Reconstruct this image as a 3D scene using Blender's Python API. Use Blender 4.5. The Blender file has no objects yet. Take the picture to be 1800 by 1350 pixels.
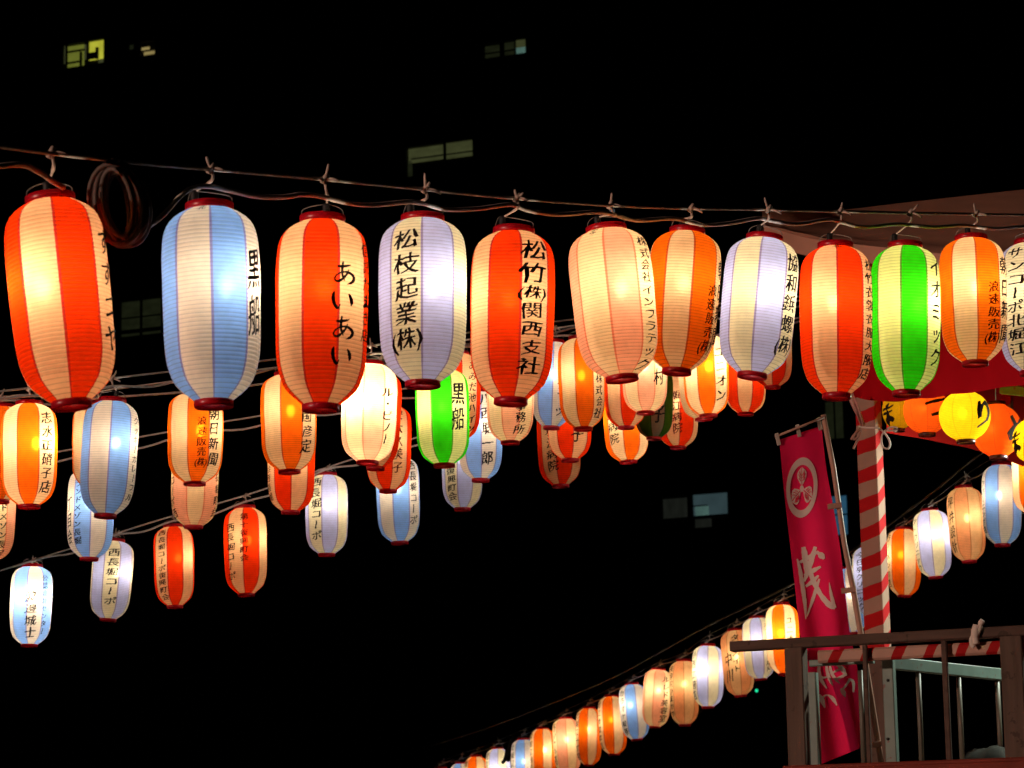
import bpy, bmesh, math, random
from mathutils import Vector, Matrix, noise

sc = bpy.context.scene
col = sc.collection
# ------------------------------------------------------------------ camera
F = 5000.0                                   # focal length in photo pixels (1800 wide)
PITCH, ROLL = math.radians(10.5), -0.018
CAM = Vector((0, 0, 1.6))
cam_d = bpy.data.cameras.new('camera')
cam = bpy.data.objects.new('camera', cam_d)
col.objects.link(cam)
RM = Matrix.Rotation(math.pi / 2 + PITCH, 3, 'X') @ Matrix.Rotation(ROLL, 3, 'Z')
cam.matrix_world = Matrix.Translation(CAM) @ RM.to_4x4()
cam_d.sensor_width = 36
cam_d.lens = F / 1800 * 36
cam_d.clip_end = 600
cam_d.dof.use_dof = True
cam_d.dof.focus_distance = 10.8
cam_d.dof.aperture_fstop = 10
sc.camera = cam
# ------------------------------------------------------------------ night sky
world = bpy.data.worlds.new('World')
sc.world = world
world.use_nodes = True
wn = world.node_tree
sky = wn.nodes.new('ShaderNodeTexSky')
sky.sky_type = 'NISHITA'
sky.sun_disc = False
sky.sun_elevation = math.radians(-8)
wn.links.new(sky.outputs[0], wn.nodes['Background'].inputs[0])
wn.nodes['Background'].inputs[1].default_value = 0.02
# ------------------------------------------------------------------ exposure, sampling
sc.view_settings.view_transform = 'Standard'
sc.view_settings.look = 'None'
sc.view_settings.exposure = 0
sc.view_settings.gamma = 1
sc.render.engine = 'CYCLES'
sc.cycles.use_denoising = True
sc.cycles.max_bounces = 6
sc.cycles.diffuse_bounces = 3
sc.cycles.transmission_bounces = 4
sc.cycles.sample_clamp_indirect = 4
sc.cycles.use_light_tree = True
sc.cycles.caustics_reflective = False


# ------------------------------------------------------------------ geometry helpers
def ray(x, y):
    return RM @ Vector(((x - 900) / F, (675 - y) / F, -1))

def P(x, y, d):                              # the point seen at (x, y), d metres along the lens axis
    return CAM + ray(x, y) * d

def Pz(x, y, z):                             # the same ray met with a level plane
    r = ray(x, y)
    return CAM + r * ((z - CAM.z) / r.z)

def Pl(x, y, p, n):                          # the same ray met with any plane
    r = ray(x, y)
    return CAM + r * ((p - CAM).dot(n) / r.dot(n))

def interp(pts, x):
    if x <= pts[0][0]:
        a, b = pts[0], pts[1]
    elif x >= pts[-1][0]:
        a, b = pts[-2], pts[-1]
    else:
        for a, b in zip(pts, pts[1:]):
            if a[0] <= x <= b[0]:
                break
    return a[1] + (b[1] - a[1]) * (x - a[0]) / (b[0] - a[0])

def spline(pts, n=6):
    out = []
    m = len(pts)
    for i in range(m - 1):
        p0, p1, p2, p3 = pts[max(i - 1, 0)], pts[i], pts[i + 1], pts[min(i + 2, m - 1)]
        for k in range(n):
            t = k / n
            out.append(tuple(0.5 * ((2 * b) + (c - a) * t + (2 * a - 5 * b + 4 * c - d) * t * t + (3 * b - a - 3 * c + d) * t ** 3)
                             for a, b, c, d in zip(p0, p1, p2, p3)))
    out.append(tuple(pts[-1]))
    return out

class MB:
    def __init__(s):
        s.v, s.f, s.sm = [], [], []

    def add(s, vs, fs, smooth=False):
        o = len(s.v)
        s.v += [tuple(p) for p in vs]
        s.f += [tuple(i + o for i in f) for f in fs]
        s.sm += [smooth] * len(fs)

    def box(s, a, b):
        (x0, y0, z0), (x1, y1, z1) = a, b
        s.add([(x0, y0, z0), (x1, y0, z0), (x1, y1, z0), (x0, y1, z0), (x0, y0, z1), (x1, y0, z1), (x1, y1, z1), (x0, y1, z1)],
              [(3, 2, 1, 0), (4, 5, 6, 7), (0, 1, 5, 4), (1, 2, 6, 5), (2, 3, 7, 6), (3, 0, 4, 7)])

    def bar(s, p, q, w, h, up=Vector((0, 0, 1)), bev=0.004):   # bevelled bar along p-q
        p, q = Vector(p), Vector(q)
        t = (q - p).normalized()
        side = t.cross(up).normalized()
        u = side.cross(t)
        w, h = w / 2, h / 2
        b = min(bev, w * .4, h * .4)
        prof = [(-w, -h + b), (-w + b, -h), (w - b, -h), (w, -h + b), (w, h - b), (w - b, h), (-w + b, h), (-w, h - b)]
        vs = [c + side * x + u * y for c in (p, q) for x, y in prof]
        fs = [(i, (i + 1) % 8, 8 + (i + 1) % 8, 8 + i) for i in range(8)]
        fs += [tuple(range(7, -1, -1)), tuple(range(8, 16))]
        s.add(vs, fs)

    def tube(s, pts, r, n=6, cap=True):
        pts = [Vector(p) for p in pts]
        rs = r if isinstance(r, (list, tuple)) else [r] * len(pts)
        vs, fs = [], []
        prev = None
        for i, p in enumerate(pts):
            t = (pts[min(i + 1, len(pts) - 1)] - pts[max(i - 1, 0)])
            t = t.normalized() if t.length > 1e-9 else Vector((0, 0, 1))
            if prev is None:
                a = Vector((0, 0, 1)) if abs(t.z) < .9 else Vector((1, 0, 0))
                prev = t.cross(a).normalized()
            prev = (prev - t * prev.dot(t)).normalized()
            b = t.cross(prev)
            vs += [p + (prev * math.cos(2 * math.pi * k / n) + b * math.sin(2 * math.pi * k / n)) * rs[i] for k in range(n)]
        for i in range(len(pts) - 1):
            fs += [(i * n + k, i * n + (k + 1) % n, (i + 1) * n + (k + 1) % n, (i + 1) * n + k) for k in range(n)]
        if cap:
            fs += [tuple(range(n - 1, -1, -1)), tuple(len(vs) - n + k for k in range(n))]
        s.add(vs, fs, True)

    def lathe(s, prof, n=32, closed=False):          # prof: (r, z) list
        vs = [(r * math.cos(2 * math.pi * k / n), r * math.sin(2 * math.pi * k / n), z) for r, z in prof for k in range(n)]
        m = len(prof)
        fs = [(i * n + k, i * n + (k + 1) % n, ((i + 1) % m) * n + (k + 1) % n, ((i + 1) % m) * n + k)
              for i in range(m if closed else m - 1) for k in range(n)]
        s.add(vs, fs, True)

    def mesh(s, name, mat):
        me = bpy.data.meshes.new(name)
        me.from_pydata(s.v, [], s.f)
        me.polygons.foreach_set('use_smooth', s.sm)
        if mat:
            me.materials.append(mat)
        me.update()
        return me

    def build(s, name, mat, parent=None):
        return link(name, s.mesh(name, mat), parent)

def link(name, me, parent=None):
    o = bpy.data.objects.new(name, me)
    col.objects.link(o)
    if parent is not None:
        o.parent = parent
    return o

def tag(o, label=None, cat=None, group=None, kind=None):
    for k, v in (('label', label), ('category', cat), ('group', group), ('kind', kind)):
        if v:
            o[k] = v
    return o

def empty(name, loc, label, cat, group=None, rot=None):
    o = bpy.data.objects.new(name, None)
    o.empty_display_size = .1
    m = rot.to_4x4() if rot is not None else Matrix.Identity(4)
    o.matrix_world = Matrix.Translation(loc) @ m
    col.objects.link(o)
    return tag(o, label, cat, group)

# ------------------------------------------------------------------ materials
class NT:
    def __init__(s, name):
        s.m = bpy.data.materials.new(name)
        s.m.use_nodes = True
        s.t = s.m.node_tree
        s.t.nodes.clear()
        s.out = s.n('OutputMaterial')

    def n(s, typ, **kw):
        nd = s.t.nodes.new('ShaderNode' + typ)
        for k, v in kw.items():
            if k.startswith('i_'):
                nd.inputs[k[2:].replace('_', ' ')].default_value = v
            else:
                setattr(nd, k, v)
        return nd

    def l(s, a, b):
        s.t.links.new(a, b)

    def math(s, op, a, b=None, c=None):
        nd = s.n('Math', operation=op)
        for i, v in enumerate((a, b, c)):
            if v is None:
                continue
            if isinstance(v, (int, float)):
                nd.inputs[i].default_value = v
            else:
                s.l(v, nd.inputs[i])
        return nd.outputs[0]

    def mix(s, f, a, b, mode='MIX'):
        nd = s.n('Mix', data_type='RGBA', blend_type=mode)
        for i, v in ((0, f), (6, a), (7, b)):
            if hasattr(v, 'links'):
                s.l(v, nd.inputs[i])
            elif i == 0:
                nd.inputs[0].default_value = v
            else:
                nd.inputs[i].default_value = (*v[:3], 1)
        return nd.outputs[2]

def plain(name, c, rough=.6, spec=.4, var=.25, scale=30, metal=0, bump=.0, coords='Object', stretch=None, chip=None):
    k = NT(name)
    p = k.n('BsdfPrincipled')
    tc = k.n('TexCoord')
    src = tc.outputs[coords]
    if stretch:
        mp = k.n('Mapping')
        mp.inputs['Scale'].default_value = stretch
        k.l(src, mp.inputs[0])
        src = mp.outputs[0]
    nz = k.n('TexNoise')
    nz.inputs['Scale'].default_value = scale
    nz.inputs['Detail'].default_value = 6
    k.l(src, nz.inputs['Vector'])
    lo = tuple(x * (1 - var) for x in c)
    hi = tuple(min(1, x * (1 + var)) for x in c)
    cc = k.mix(nz.outputs[0], lo, hi)
    if chip:                                   # worn spots where another colour shows
        n2 = k.n('TexNoise')
        n2.inputs['Scale'].default_value = chip[1]
        n2.inputs['Detail'].default_value = 9
        n2.inputs['Roughness'].default_value = .65
        k.l(tc.outputs[coords], n2.inputs['Vector'])
        cc = k.mix(k.math('MULTIPLY', k.math('GREATER_THAN', n2.outputs[0], chip[2]), .8), cc, chip[0])
    k.l(cc, p.inputs['Base Color'])
    p.inputs['Roughness'].default_value = rough
    p.inputs['Specular IOR Level'].default_value = spec
    p.inputs['Metallic'].default_value = metal
    if bump:
        b = k.n('Bump')
        b.inputs['Strength'].default_value = bump
        b.inputs['Distance'].default_value = .01
        k.l(nz.outputs[0], b.inputs['Height'])
        k.l(b.outputs[0], p.inputs['Normal'])
    k.l(p.outputs[0], k.out.inputs[0])
    return k.m

def paper(name, ca, cb, seam, ribs=46, gores=8, seam_w=.035, clear=.03, rough=.55):
    """Ribbed lantern paper: gores of two colours, glued seams, bamboo hoops painted dark with the shade they cast; the bulb inside shines through it."""
    k = NT(name)
    tc = k.n('TexCoord')
    sp = k.n('SeparateXYZ')
    k.l(tc.outputs['Object'], sp.inputs[0])
    x, y, z = sp.outputs
    ang = k.math('MULTIPLY', k.math('ARCTAN2', x, k.math('MULTIPLY', y, -1.0)), gores / (2 * math.pi))
    ang = k.math('ADD', ang, gores)
    odd = k.math('GREATER_THAN', k.math('FRACT', k.math('MULTIPLY', ang, .5)), .5)
    fr = k.math('FRACT', k.math('ADD', ang, .5))
    dist = k.math('ABSOLUTE', k.math('SUBTRACT', fr, .5))
    sm = k.math('LESS_THAN', dist, seam_w)
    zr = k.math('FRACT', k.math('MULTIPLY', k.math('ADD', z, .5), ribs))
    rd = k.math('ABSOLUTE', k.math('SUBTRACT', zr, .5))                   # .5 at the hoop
    hoop = k.math('MULTIPLY', k.math('GREATER_THAN', rd, .415), .38)  # dark lines: the bamboo's colour and the bulb light it blocks, painted in
    nz = k.n('TexNoise')
    nz.inputs['Scale'].default_value = 5
    nz.inputs['Detail'].default_value = 8
    mp = k.n('Mapping')
    mp.inputs['Scale'].default_value = (1, 1, 3)
    oi = k.n('ObjectInfo')
    k.l(tc.outputs['Object'], mp.inputs[0])
    k.l(oi.outputs['Random'], nz.inputs['W']) if 'W' in nz.inputs and nz.inputs['W'].enabled else None
    k.l(mp.outputs[0], nz.inputs['Vector'])
    c = k.mix(odd, ca, cb)
    c = k.mix(sm, c, seam)
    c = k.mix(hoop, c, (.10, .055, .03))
    fib = k.math('ADD', k.math('MULTIPLY', nz.outputs[0], .30), .83)
    c = k.mix(1.0, c, fib, 'MULTIPLY')
    d = k.n('BsdfDiffuse')
    t = k.n('BsdfTranslucent')
    r = k.n('BsdfRefraction')
    r.inputs['Roughness'].default_value = rough
    r.inputs['IOR'].default_value = 1.4
    for s in (d, t, r):
        k.l(c, s.inputs['Color'])
    m1 = k.n('MixShader')
    m1.inputs[0].default_value = .58
    k.l(d.outputs[0], m1.inputs[1])
    k.l(t.outputs[0], m1.inputs[2])
    m2 = k.n('MixShader')
    m2.inputs[0].default_value = clear
    k.l(m1.outputs[0], m2.inputs[1])
    k.l(r.outputs[0], m2.inputs[2])
    k.l(m2.outputs[0], k.out.inputs[0])
    return k.m

CREAM = (.93, .70, .40)
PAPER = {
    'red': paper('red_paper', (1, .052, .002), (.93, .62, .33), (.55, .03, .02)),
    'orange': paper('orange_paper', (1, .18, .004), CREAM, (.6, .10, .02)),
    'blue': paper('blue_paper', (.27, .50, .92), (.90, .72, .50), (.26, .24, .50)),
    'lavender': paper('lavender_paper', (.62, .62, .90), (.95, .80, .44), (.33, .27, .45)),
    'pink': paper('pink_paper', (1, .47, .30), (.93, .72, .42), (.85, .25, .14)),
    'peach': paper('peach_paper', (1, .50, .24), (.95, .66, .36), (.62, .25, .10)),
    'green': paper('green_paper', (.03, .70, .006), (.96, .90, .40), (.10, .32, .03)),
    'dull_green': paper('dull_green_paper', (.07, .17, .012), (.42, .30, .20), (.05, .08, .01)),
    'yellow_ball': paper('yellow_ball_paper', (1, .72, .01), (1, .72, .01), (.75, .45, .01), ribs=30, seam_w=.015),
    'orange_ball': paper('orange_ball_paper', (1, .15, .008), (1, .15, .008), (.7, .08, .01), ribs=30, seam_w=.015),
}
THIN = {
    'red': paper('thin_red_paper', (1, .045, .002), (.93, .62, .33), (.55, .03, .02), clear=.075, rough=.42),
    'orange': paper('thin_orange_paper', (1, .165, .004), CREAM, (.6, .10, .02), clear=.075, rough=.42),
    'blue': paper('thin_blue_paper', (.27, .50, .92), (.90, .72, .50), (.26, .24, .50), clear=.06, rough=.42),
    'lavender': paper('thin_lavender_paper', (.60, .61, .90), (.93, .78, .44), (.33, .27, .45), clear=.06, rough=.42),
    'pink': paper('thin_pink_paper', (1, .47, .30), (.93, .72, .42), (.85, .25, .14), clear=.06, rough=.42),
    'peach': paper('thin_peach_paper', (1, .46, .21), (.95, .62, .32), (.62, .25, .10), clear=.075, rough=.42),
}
WARM, WHITE = (1, .80, .55), (1, .91, .81)
BULB = {'red': WARM, 'orange': WARM, 'blue': WHITE, 'lavender': WHITE, 'pink': WARM, 'peach': WARM, 'green': WARM, 'dull_green': WARM,
        'yellow_ball': WARM, 'orange_ball': WARM}
def ring_plastic():
    k = NT('red_ring_plastic')
    p = k.n('BsdfPrincipled')
    p.inputs['Base Color'].default_value = (.42, .006, .018, 1)
    p.inputs['Roughness'].default_value = .3
    t = k.n('BsdfTranslucent')
    t.inputs['Color'].default_value = (.85, .012, .03, 1)
    m = k.n('MixShader')
    m.inputs[0].default_value = .3
    k.l(p.outputs[0], m.inputs[1])
    k.l(t.outputs[0], m.inputs[2])
    k.l(m.outputs[0], k.out.inputs[0])
    return k.m

M_RING = ring_plastic()
M_INK = plain('black_ink', (.012, .008, .007), .8, .2, .3, 20)
M_INKRED = plain('dark_red_ink', (.09, .006, .004), .8, .2, .3, 20)
M_ROPE = plain('grey_rope', (.60, .58, .55), .9, .1, .3, 200)
M_CABLE = plain('grey_cable', (.64, .60, .57), .55, .3, .2, 60)
M_DARKCABLE = plain('dark_cable', (.035, .030, .022), .6, .3, .3, 60)
M_TIE = plain('frayed_string', (.45, .36, .30), .9, .1, .3, 150)
M_BLACK = plain('black_plastic', (.012, .012, .012), .5, .4, .2, 40)
M_WIRE = plain('steel_wire', (.20, .17, .15), .5, .4, .2, 80)

# ------------------------------------------------------------------ setting: ground
g = MB()
N = 24
g.add([(-150 + 300 * i / N, -40 + 260 * j / N, .02 * noise.noise(Vector((i * .7, j * .7, 0)))) for j in range(N + 1) for i in range(N + 1)],
      [(j * (N + 1) + i, j * (N + 1) + i + 1, (j + 1) * (N + 1) + i + 1, (j + 1) * (N + 1) + i) for j in range(N) for i in range(N)], True)
tag(g.build('ground', plain('packed_dirt', (.09, .075, .06), .95, .1, .4, 1.5, bump=.4)), kind='structure')

# ------------------------------------------------------------------ the dark apartment block
B0 = P(900, 500, 85.0)
bdir = (P(1800, 500, 85.0 / (1 + 9e-5 * 900)) - P(0, 500, 85.0 / (1 - 9e-5 * 900)))
bdir.z = 0
bdir.normalize()
bnor = Vector((bdir.y, -bdir.x, 0))          # towards the camera
if bnor.y > 0:
    bnor = -bnor
M_WALL = plain('dark_render_wall', (.05, .047, .045), .9, .1, .3, .6)
M_FRAME = plain('dark_window_frame', (.02, .02, .02), .5, .3, .2, 5)
bld = empty('apartment_building', Vector((B0.x, B0.y, 0)), 'dark apartment block in the night behind the lanterns, a few windows lit', 'building',
            rot=Matrix((bdir, -bnor, Vector((0, 0, 1)))).transposed())
Bi = bld.matrix_world.inverted()
w_ = MB()
w_.box((-34, .0, 0), (30, 12, 36))
w_.build('wall', M_WALL, bld)
for fl in range(12):
    s_ = MB()
    s_.box((-33.5, -.12, 2.7 + 2.85 * fl), (29.5, -.002, 2.82 + 2.85 * fl))
    s_.build('balcony_slab', M_WALL, bld)

def glow(name, c, e, var=.5, scale=(1, 1, 1)):
    k = NT(name)
    em = k.n('Emission')
    tc = k.n('TexCoord')
    mp = k.n('Mapping')
    mp.inputs['Scale'].default_value = scale
    nz = k.n('TexNoise')
    nz.inputs['Scale'].default_value = 2.2
    nz.inputs['Detail'].default_value = 5
    k.l(tc.outputs['Object'], mp.inputs[0])
    k.l(mp.outputs[0], nz.inputs['Vector'])
    k.l(k.mix(nz.outputs[0], tuple(x * (1 - var) for x in c), tuple(x * (1 + var) for x in c)), em.inputs[0])
    em.inputs[1].default_value = e
    k.l(em.outputs[0], k.out.inputs[0])
    return k.m

def window(panes, frame_bars, drop=.0):
    """panes: list of ((x0,y0,x1,y1), material); all in photo pixels met with the facade."""
    p0, nn = Vector((B0.x, B0.y, 0)) + bnor * .05, bnor
    def rect(r):                               # photo rectangle -> facade rectangle (levels read at its middle)
        xc, yc = (r[0] + r[2]) / 2, (r[1] + r[3]) / 2
        q = [Bi @ Pl(x, y, p0, nn) for x, y in ((r[0], yc), (r[2], yc), (xc, r[3]), (xc, r[1]))]
        return Vector((q[0].x, 0, q[2].z)), Vector((q[1].x, 0, q[3].z))
    rs = [rect(r) for r, m in panes]
    a = Vector((min(c.x for c, d in rs), 0, min(c.z for c, d in rs)))
    b = Vector((max(d.x for c, d in rs), 0, max(d.z for c, d in rs)))
    fr = MB()
    t = .05
    for (q0, q1) in (((a.x - t, -.16, a.z - t), (b.x + t, -.002, a.z)), ((a.x - t, -.16, b.z), (b.x + t, -.002, b.z + t)),
                     ((a.x - t, -.16, a.z), (a.x, -.002, b.z)), ((b.x, -.16, a.z), (b.x + t, -.002, b.z))):
        fr.box(q0, q1)
    for r in frame_bars:
        c, d = rect(r)
        fr.box((c.x, -.13, c.z), (d.x, -.06, d.z))
    f = fr.build('window', M_FRAME, bld)
    for r, m in panes:
        c, d = rect(r)
        pm = MB()
        pm.box((c.x, -.05, c.z), (d.x, -.01, d.z))
        pm.build('pane', m, f)

G_OLIVE = glow('olive_curtain_light', (.115, .13, .018), 1.0, .35)
G_YEL = glow('yellow_room_light', (.42, .42, .035), 1.0, .4)
G_TAN = glow('tan_room_light', (.26, .20, .07), 1.0, .4)
G_DIM = glow('dim_green_light', (.008, .0095, .004), 1.0, .8, (1, 1, 2))
G_DIMR = glow('dim_olive_light', (.038, .042, .016), 1.0, .6, (1, 1, 3))
G_TEAL = glow('teal_room_light', (.026, .045, .049), 1.0, .4)
G_TEAL2 = glow('pale_teal_light', (.06, .12, .10), 1.0, .3)
G_BLUE = glow('blue_room_light', (.018, .065, .11), 1.0, .5)
G_GREY = glow('grey_curtain_light', (.008, .009, .007), 1.0, .6, (3, 1, 1))
window([((113, 81, 117, 112), G_DIMR), ((119, 80, 147, 119), G_OLIVE), ((148, 78, 155, 104), G_DIMR), ((157, 72, 185, 104), G_YEL), ((173, 104, 185, 112), G_DIMR)],
       [(117, 78, 119.5, 120), (119, 89, 150, 91.5), (119, 109, 143, 111.5), (154, 74, 157, 110), (142, 92, 145, 120), (157, 93, 172, 104), (170, 84, 174, 104)])
window([((228, 79, 237, 86), G_DIM), ((249, 83, 262, 90), G_TAN), ((253, 90, 275, 98), G_TAN)], [(237, 76, 249, 100), (249, 88.5, 275, 90)])
window([((853, 80, 880, 103), G_DIM), ((887, 74, 907, 98), G_DIM), ((907, 70, 926, 83), G_DIMR), ((907, 83, 926, 95), G_TEAL2)], [(880, 70, 887, 103), (853, 91, 907, 92.5), (906, 70, 907.5, 97)])
window([((718, 258, 782, 283), G_DIMR), ((784, 249, 833, 276), G_DIMR), ((717, 283, 724, 312), G_DIM)], [(781, 248, 785, 284), (724, 272.5, 833, 274)])
window([((214, 528, 286, 590), G_DIM)], [(248, 528, 251, 590), (214, 556, 286, 558)])
window([((1166, 876, 1210, 912), G_GREY), ((1219, 868, 1281, 907), G_TEAL), ((1222, 890, 1246, 906), G_TEAL2), ((1222, 912, 1250, 928), G_GREY)],
       [(1210, 866, 1219, 930), (1219, 905.5, 1281, 908.5), (1166, 911, 1210, 913.5), (1219, 888.5, 1244, 890)])
window([((1461, 872, 1491, 941), G_BLUE)], [(1461, 904, 1491, 906)])
window([((1452, 706, 1484, 772), G_DIM)], [(1467, 706, 1469, 772)])

# ------------------------------------------------------------------ lantern geometry shared by all
PROF = [(0, .48), (.016, .60), (.04, .745), (.075, .87), (.12, .945), (.19, .985), (.3, 1.0), (.5, .995), (.66, .98), (.75, .96), (.81, .925), (.86, .865), (.905, .785), (.945, .645), (.975, .50), (1, .385)]
BALL = [(0, .36)] + [(.5 - .5 * math.cos(a), max(.36, math.sin(a) ** .92)) for a in [math.pi * q / 14 for q in range(2, 13)]] + [(1, .33)]
_PT = {id(p): spline(p, 8) for p in (PROF, BALL)}

def prof_r(p, t):
    return interp(_PT[id(p)], min(max(t, 0), 1))

def shade_mesh(name, mat, seg, per, ribs, prof, amp):
    mb = MB()
    n = ribs * per
    pr = []
    for i in range(n + 1):
        t = i / n
        puff = amp * (abs(math.cos(math.pi * ribs * t)) ** .7)       # hoops stand out, paper sinks between them
        pr.append((prof_r(prof, t) + puff - amp * .6, .5 - t))
    mb.lathe(pr, seg)
    ph = (len(mat.name) * 1.7) % 9
    mb.v = [(x * k_, y * k_, z + (.0035 * noise.noise(Vector((x * 1.3, y * 1.3, z * 2 + ph))) if abs(z) < .47 else 0)) for (x, y, z) in mb.v
            for k_ in (1 + .011 * noise.noise(Vector((x * 1.6, y * 1.6, z * 5 + ph))) * (1 - abs(2 * z) ** 6),)]
    return mb.mesh(name, mat)

def ring_mesh(name):
    mb = MB()
    mb.lathe([(1, 0), (1.03, .06), (1.03, .94), (1, 1), (.90, 1), (.88, .95), (.88, .05), (.90, 0)], 28, True)
    return mb.mesh(name, M_RING)

RING = ring_mesh('ring')
_shades = {}

def shade_for(kind, near):
    key = (kind, near)
    if key not in _shades:
        prof = BALL if 'ball' in kind else PROF
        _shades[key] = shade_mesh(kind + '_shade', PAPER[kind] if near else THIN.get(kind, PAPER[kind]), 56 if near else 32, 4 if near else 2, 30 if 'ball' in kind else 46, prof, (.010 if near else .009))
    return _shades[key]

# ------------------------------------------------------------------ brush lettering: glyph outlines bent onto the paper
_gl = {}

BRUSH = {
    'あ': [[(-.30, .27, .07), (-.12, .27, .09), (.10, .32, .08), (.27, .38, .03)],
           [(-.06, .50, .05), (-.10, .25, .09), (-.11, -.02, .08), (-.06, -.22, .07), (.0, -.34, .02)],
           [(.18, .18, .03), (.10, -.02, .07), (-.08, -.24, .08), (-.28, -.38, .09), (-.41, -.30, .06), (-.34, -.12, .05), (-.12, .02, .06), (.14, .05, .08),
            (.36, -.06, .11), (.42, -.22, .11), (.30, -.38, .09), (.10, -.48, .02)]],
    'い': [[(-.36, .34, .04), (-.40, .14, .11), (-.38, -.10, .11), (-.28, -.30, .10), (-.20, -.32, .06), (-.13, -.16, .02)],
           [(.22, .28, .04), (.32, .12, .12), (.36, -.06, .12), (.33, -.20, .03)]],
}

def glyph(tok):
    if tok in _gl:
        return _gl[tok]
    if tok in BRUSH:
        vs, fs = [], []
        for st in BRUSH[tok]:
            pts = spline(st, 5)
            for i, (x, y, w) in enumerate(pts):
                a, b = pts[max(i - 1, 0)], pts[min(i + 1, len(pts) - 1)]
                tx, ty = b[0] - a[0], b[1] - a[1]
                l_ = math.hypot(tx, ty) or 1
                w = max(w, .02) * 1.3 * (1 + .12 * math.sin(i * 1.7 + x * 9))
                vs += [(x - ty / l_ * w / 2, y + tx / l_ * w / 2), (x + ty / l_ * w / 2, y - tx / l_ * w / 2)]
                if i:
                    n = len(vs)
                    fs.append((n - 4, n - 3, n - 1, n - 2))
        _gl[tok] = (vs, fs)
        return _gl[tok]
    cu = bpy.data.curves.new('glyph', 'FONT')
    cu.body = '(株)' if tok == '㈱' else tok
    cu.resolution_u = 2
    ob = bpy.data.objects.new('glyph', cu)
    col.objects.link(ob)
    bpy.context.view_layer.update()
    me = bpy.data.meshes.new_from_object(ob.evaluated_get(bpy.context.evaluated_depsgraph_get()))
    bpy.data.objects.remove(ob)
    bpy.data.curves.remove(cu)
    bm = bmesh.new()
    bm.from_mesh(me)
    bpy.data.meshes.remove(me)
    xs = [v.co.x for v in bm.verts]
    x0, x1 = (min(xs), max(xs)) if xs else (0, 1)
    if tok == '㈱':
        for v in bm.verts:
            v.co.x = ((v.co.x - x0) / (x1 - x0) - .5) * 1.25
            v.co.y -= .38
    else:
        for v in bm.verts:
            v.co.x -= .5
            v.co.y -= .38
            if tok == 'ー':
                v.co.x, v.co.y = v.co.y, v.co.x
    for axis, vals in ((0, [-.6 + .15 * i for i in range(9)]), (1, [-.45 + .3 * i for i in range(4)])):
        for c in vals:
            co, no = ((c, 0, 0), (1, 0, 0)) if axis == 0 else ((0, c, 0), (0, 1, 0))
            bmesh.ops.bisect_plane(bm, geom=bm.verts[:] + bm.edges[:] + bm.faces[:], plane_co=co, plane_no=no)
    bm.verts.index_update()
    seed = sum(map(ord, tok)) * .37
    vs = []
    for v in bm.verts:
        x, y = v.co.x, v.co.y
        # uneven brush: wobble the outline and let horizontal strokes climb to the right
        wx = noise.noise(Vector((x * 3.1, y * 3.1, seed))) * .062 + noise.noise(Vector((x * 9, y * 9, seed + 5))) * .022
        wy = noise.noise(Vector((x * 3.1, y * 3.1, seed + 9))) * .062 + noise.noise(Vector((x * 9, y * 9, seed + 14))) * .022
        vs.append((x + wx + y * .05, y + wy + x * .13 - .05 * x * x))
    fs = [tuple(v.index for v in f.verts) for f in bm.faces]
    bm.free()
    # a broad nib: the outline swept along a slanting line, so uprights come out heavier than level strokes
    m, base, fb = len(vs), list(vs), list(fs)
    nib = (-.07, -.035, 0, .035, .07) if tok in 'まつりと' else (-.022, 0, .022)
    def press(x, y):
        return 1.05 + 1.5 * noise.noise(Vector((x * 3.3, y * 3.3, seed + 21)))
    vs = [(x + q * press(x, y), y + q * .45 * press(x, y)) for q in nib for x, y in base]
    fs = [tuple(v + i * m for v in f) for i in range(len(nib)) for f in fb]
    _gl[tok] = (vs, fs)
    return _gl[tok]

def lettering(mb, text, phi, t0, t1, width, R, H, prof, rnd, lift=.0036):
    """One column from t0 to t1 (0 top, 1 bottom of the shade) at angle phi from the camera-facing line."""
    n = len(text)
    cell = (t1 - t0) / n
    for i, ch in enumerate(text):
        if ch == ' ':
            continue
        vs, fs = glyph(ch)
        sw = width * rnd.uniform(.92, 1.06)
        sh = cell * H * rnd.uniform(.84, .97)
        a = rnd.uniform(-.09, .07)
        tc = t0 + cell * (i + .5)
        ox = rnd.uniform(-.05, .05) * width
        out = []
        for x, y in vs:
            x, y = x * math.cos(a) - y * math.sin(a), x * math.sin(a) + y * math.cos(a)
            t = tc - y * sh / H
            r = R * prof_r(prof, t)
            ph = phi + (x * sw + ox) / max(R * prof_r(prof, tc), R * .5)
            lf = lift + .00012 * len(out) * 3 / len(vs)
            out.append(((r + lf) * math.sin(ph), -(r + lf) * math.cos(ph), H * (.5 - t)))
        mb.add(out, fs)

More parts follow.
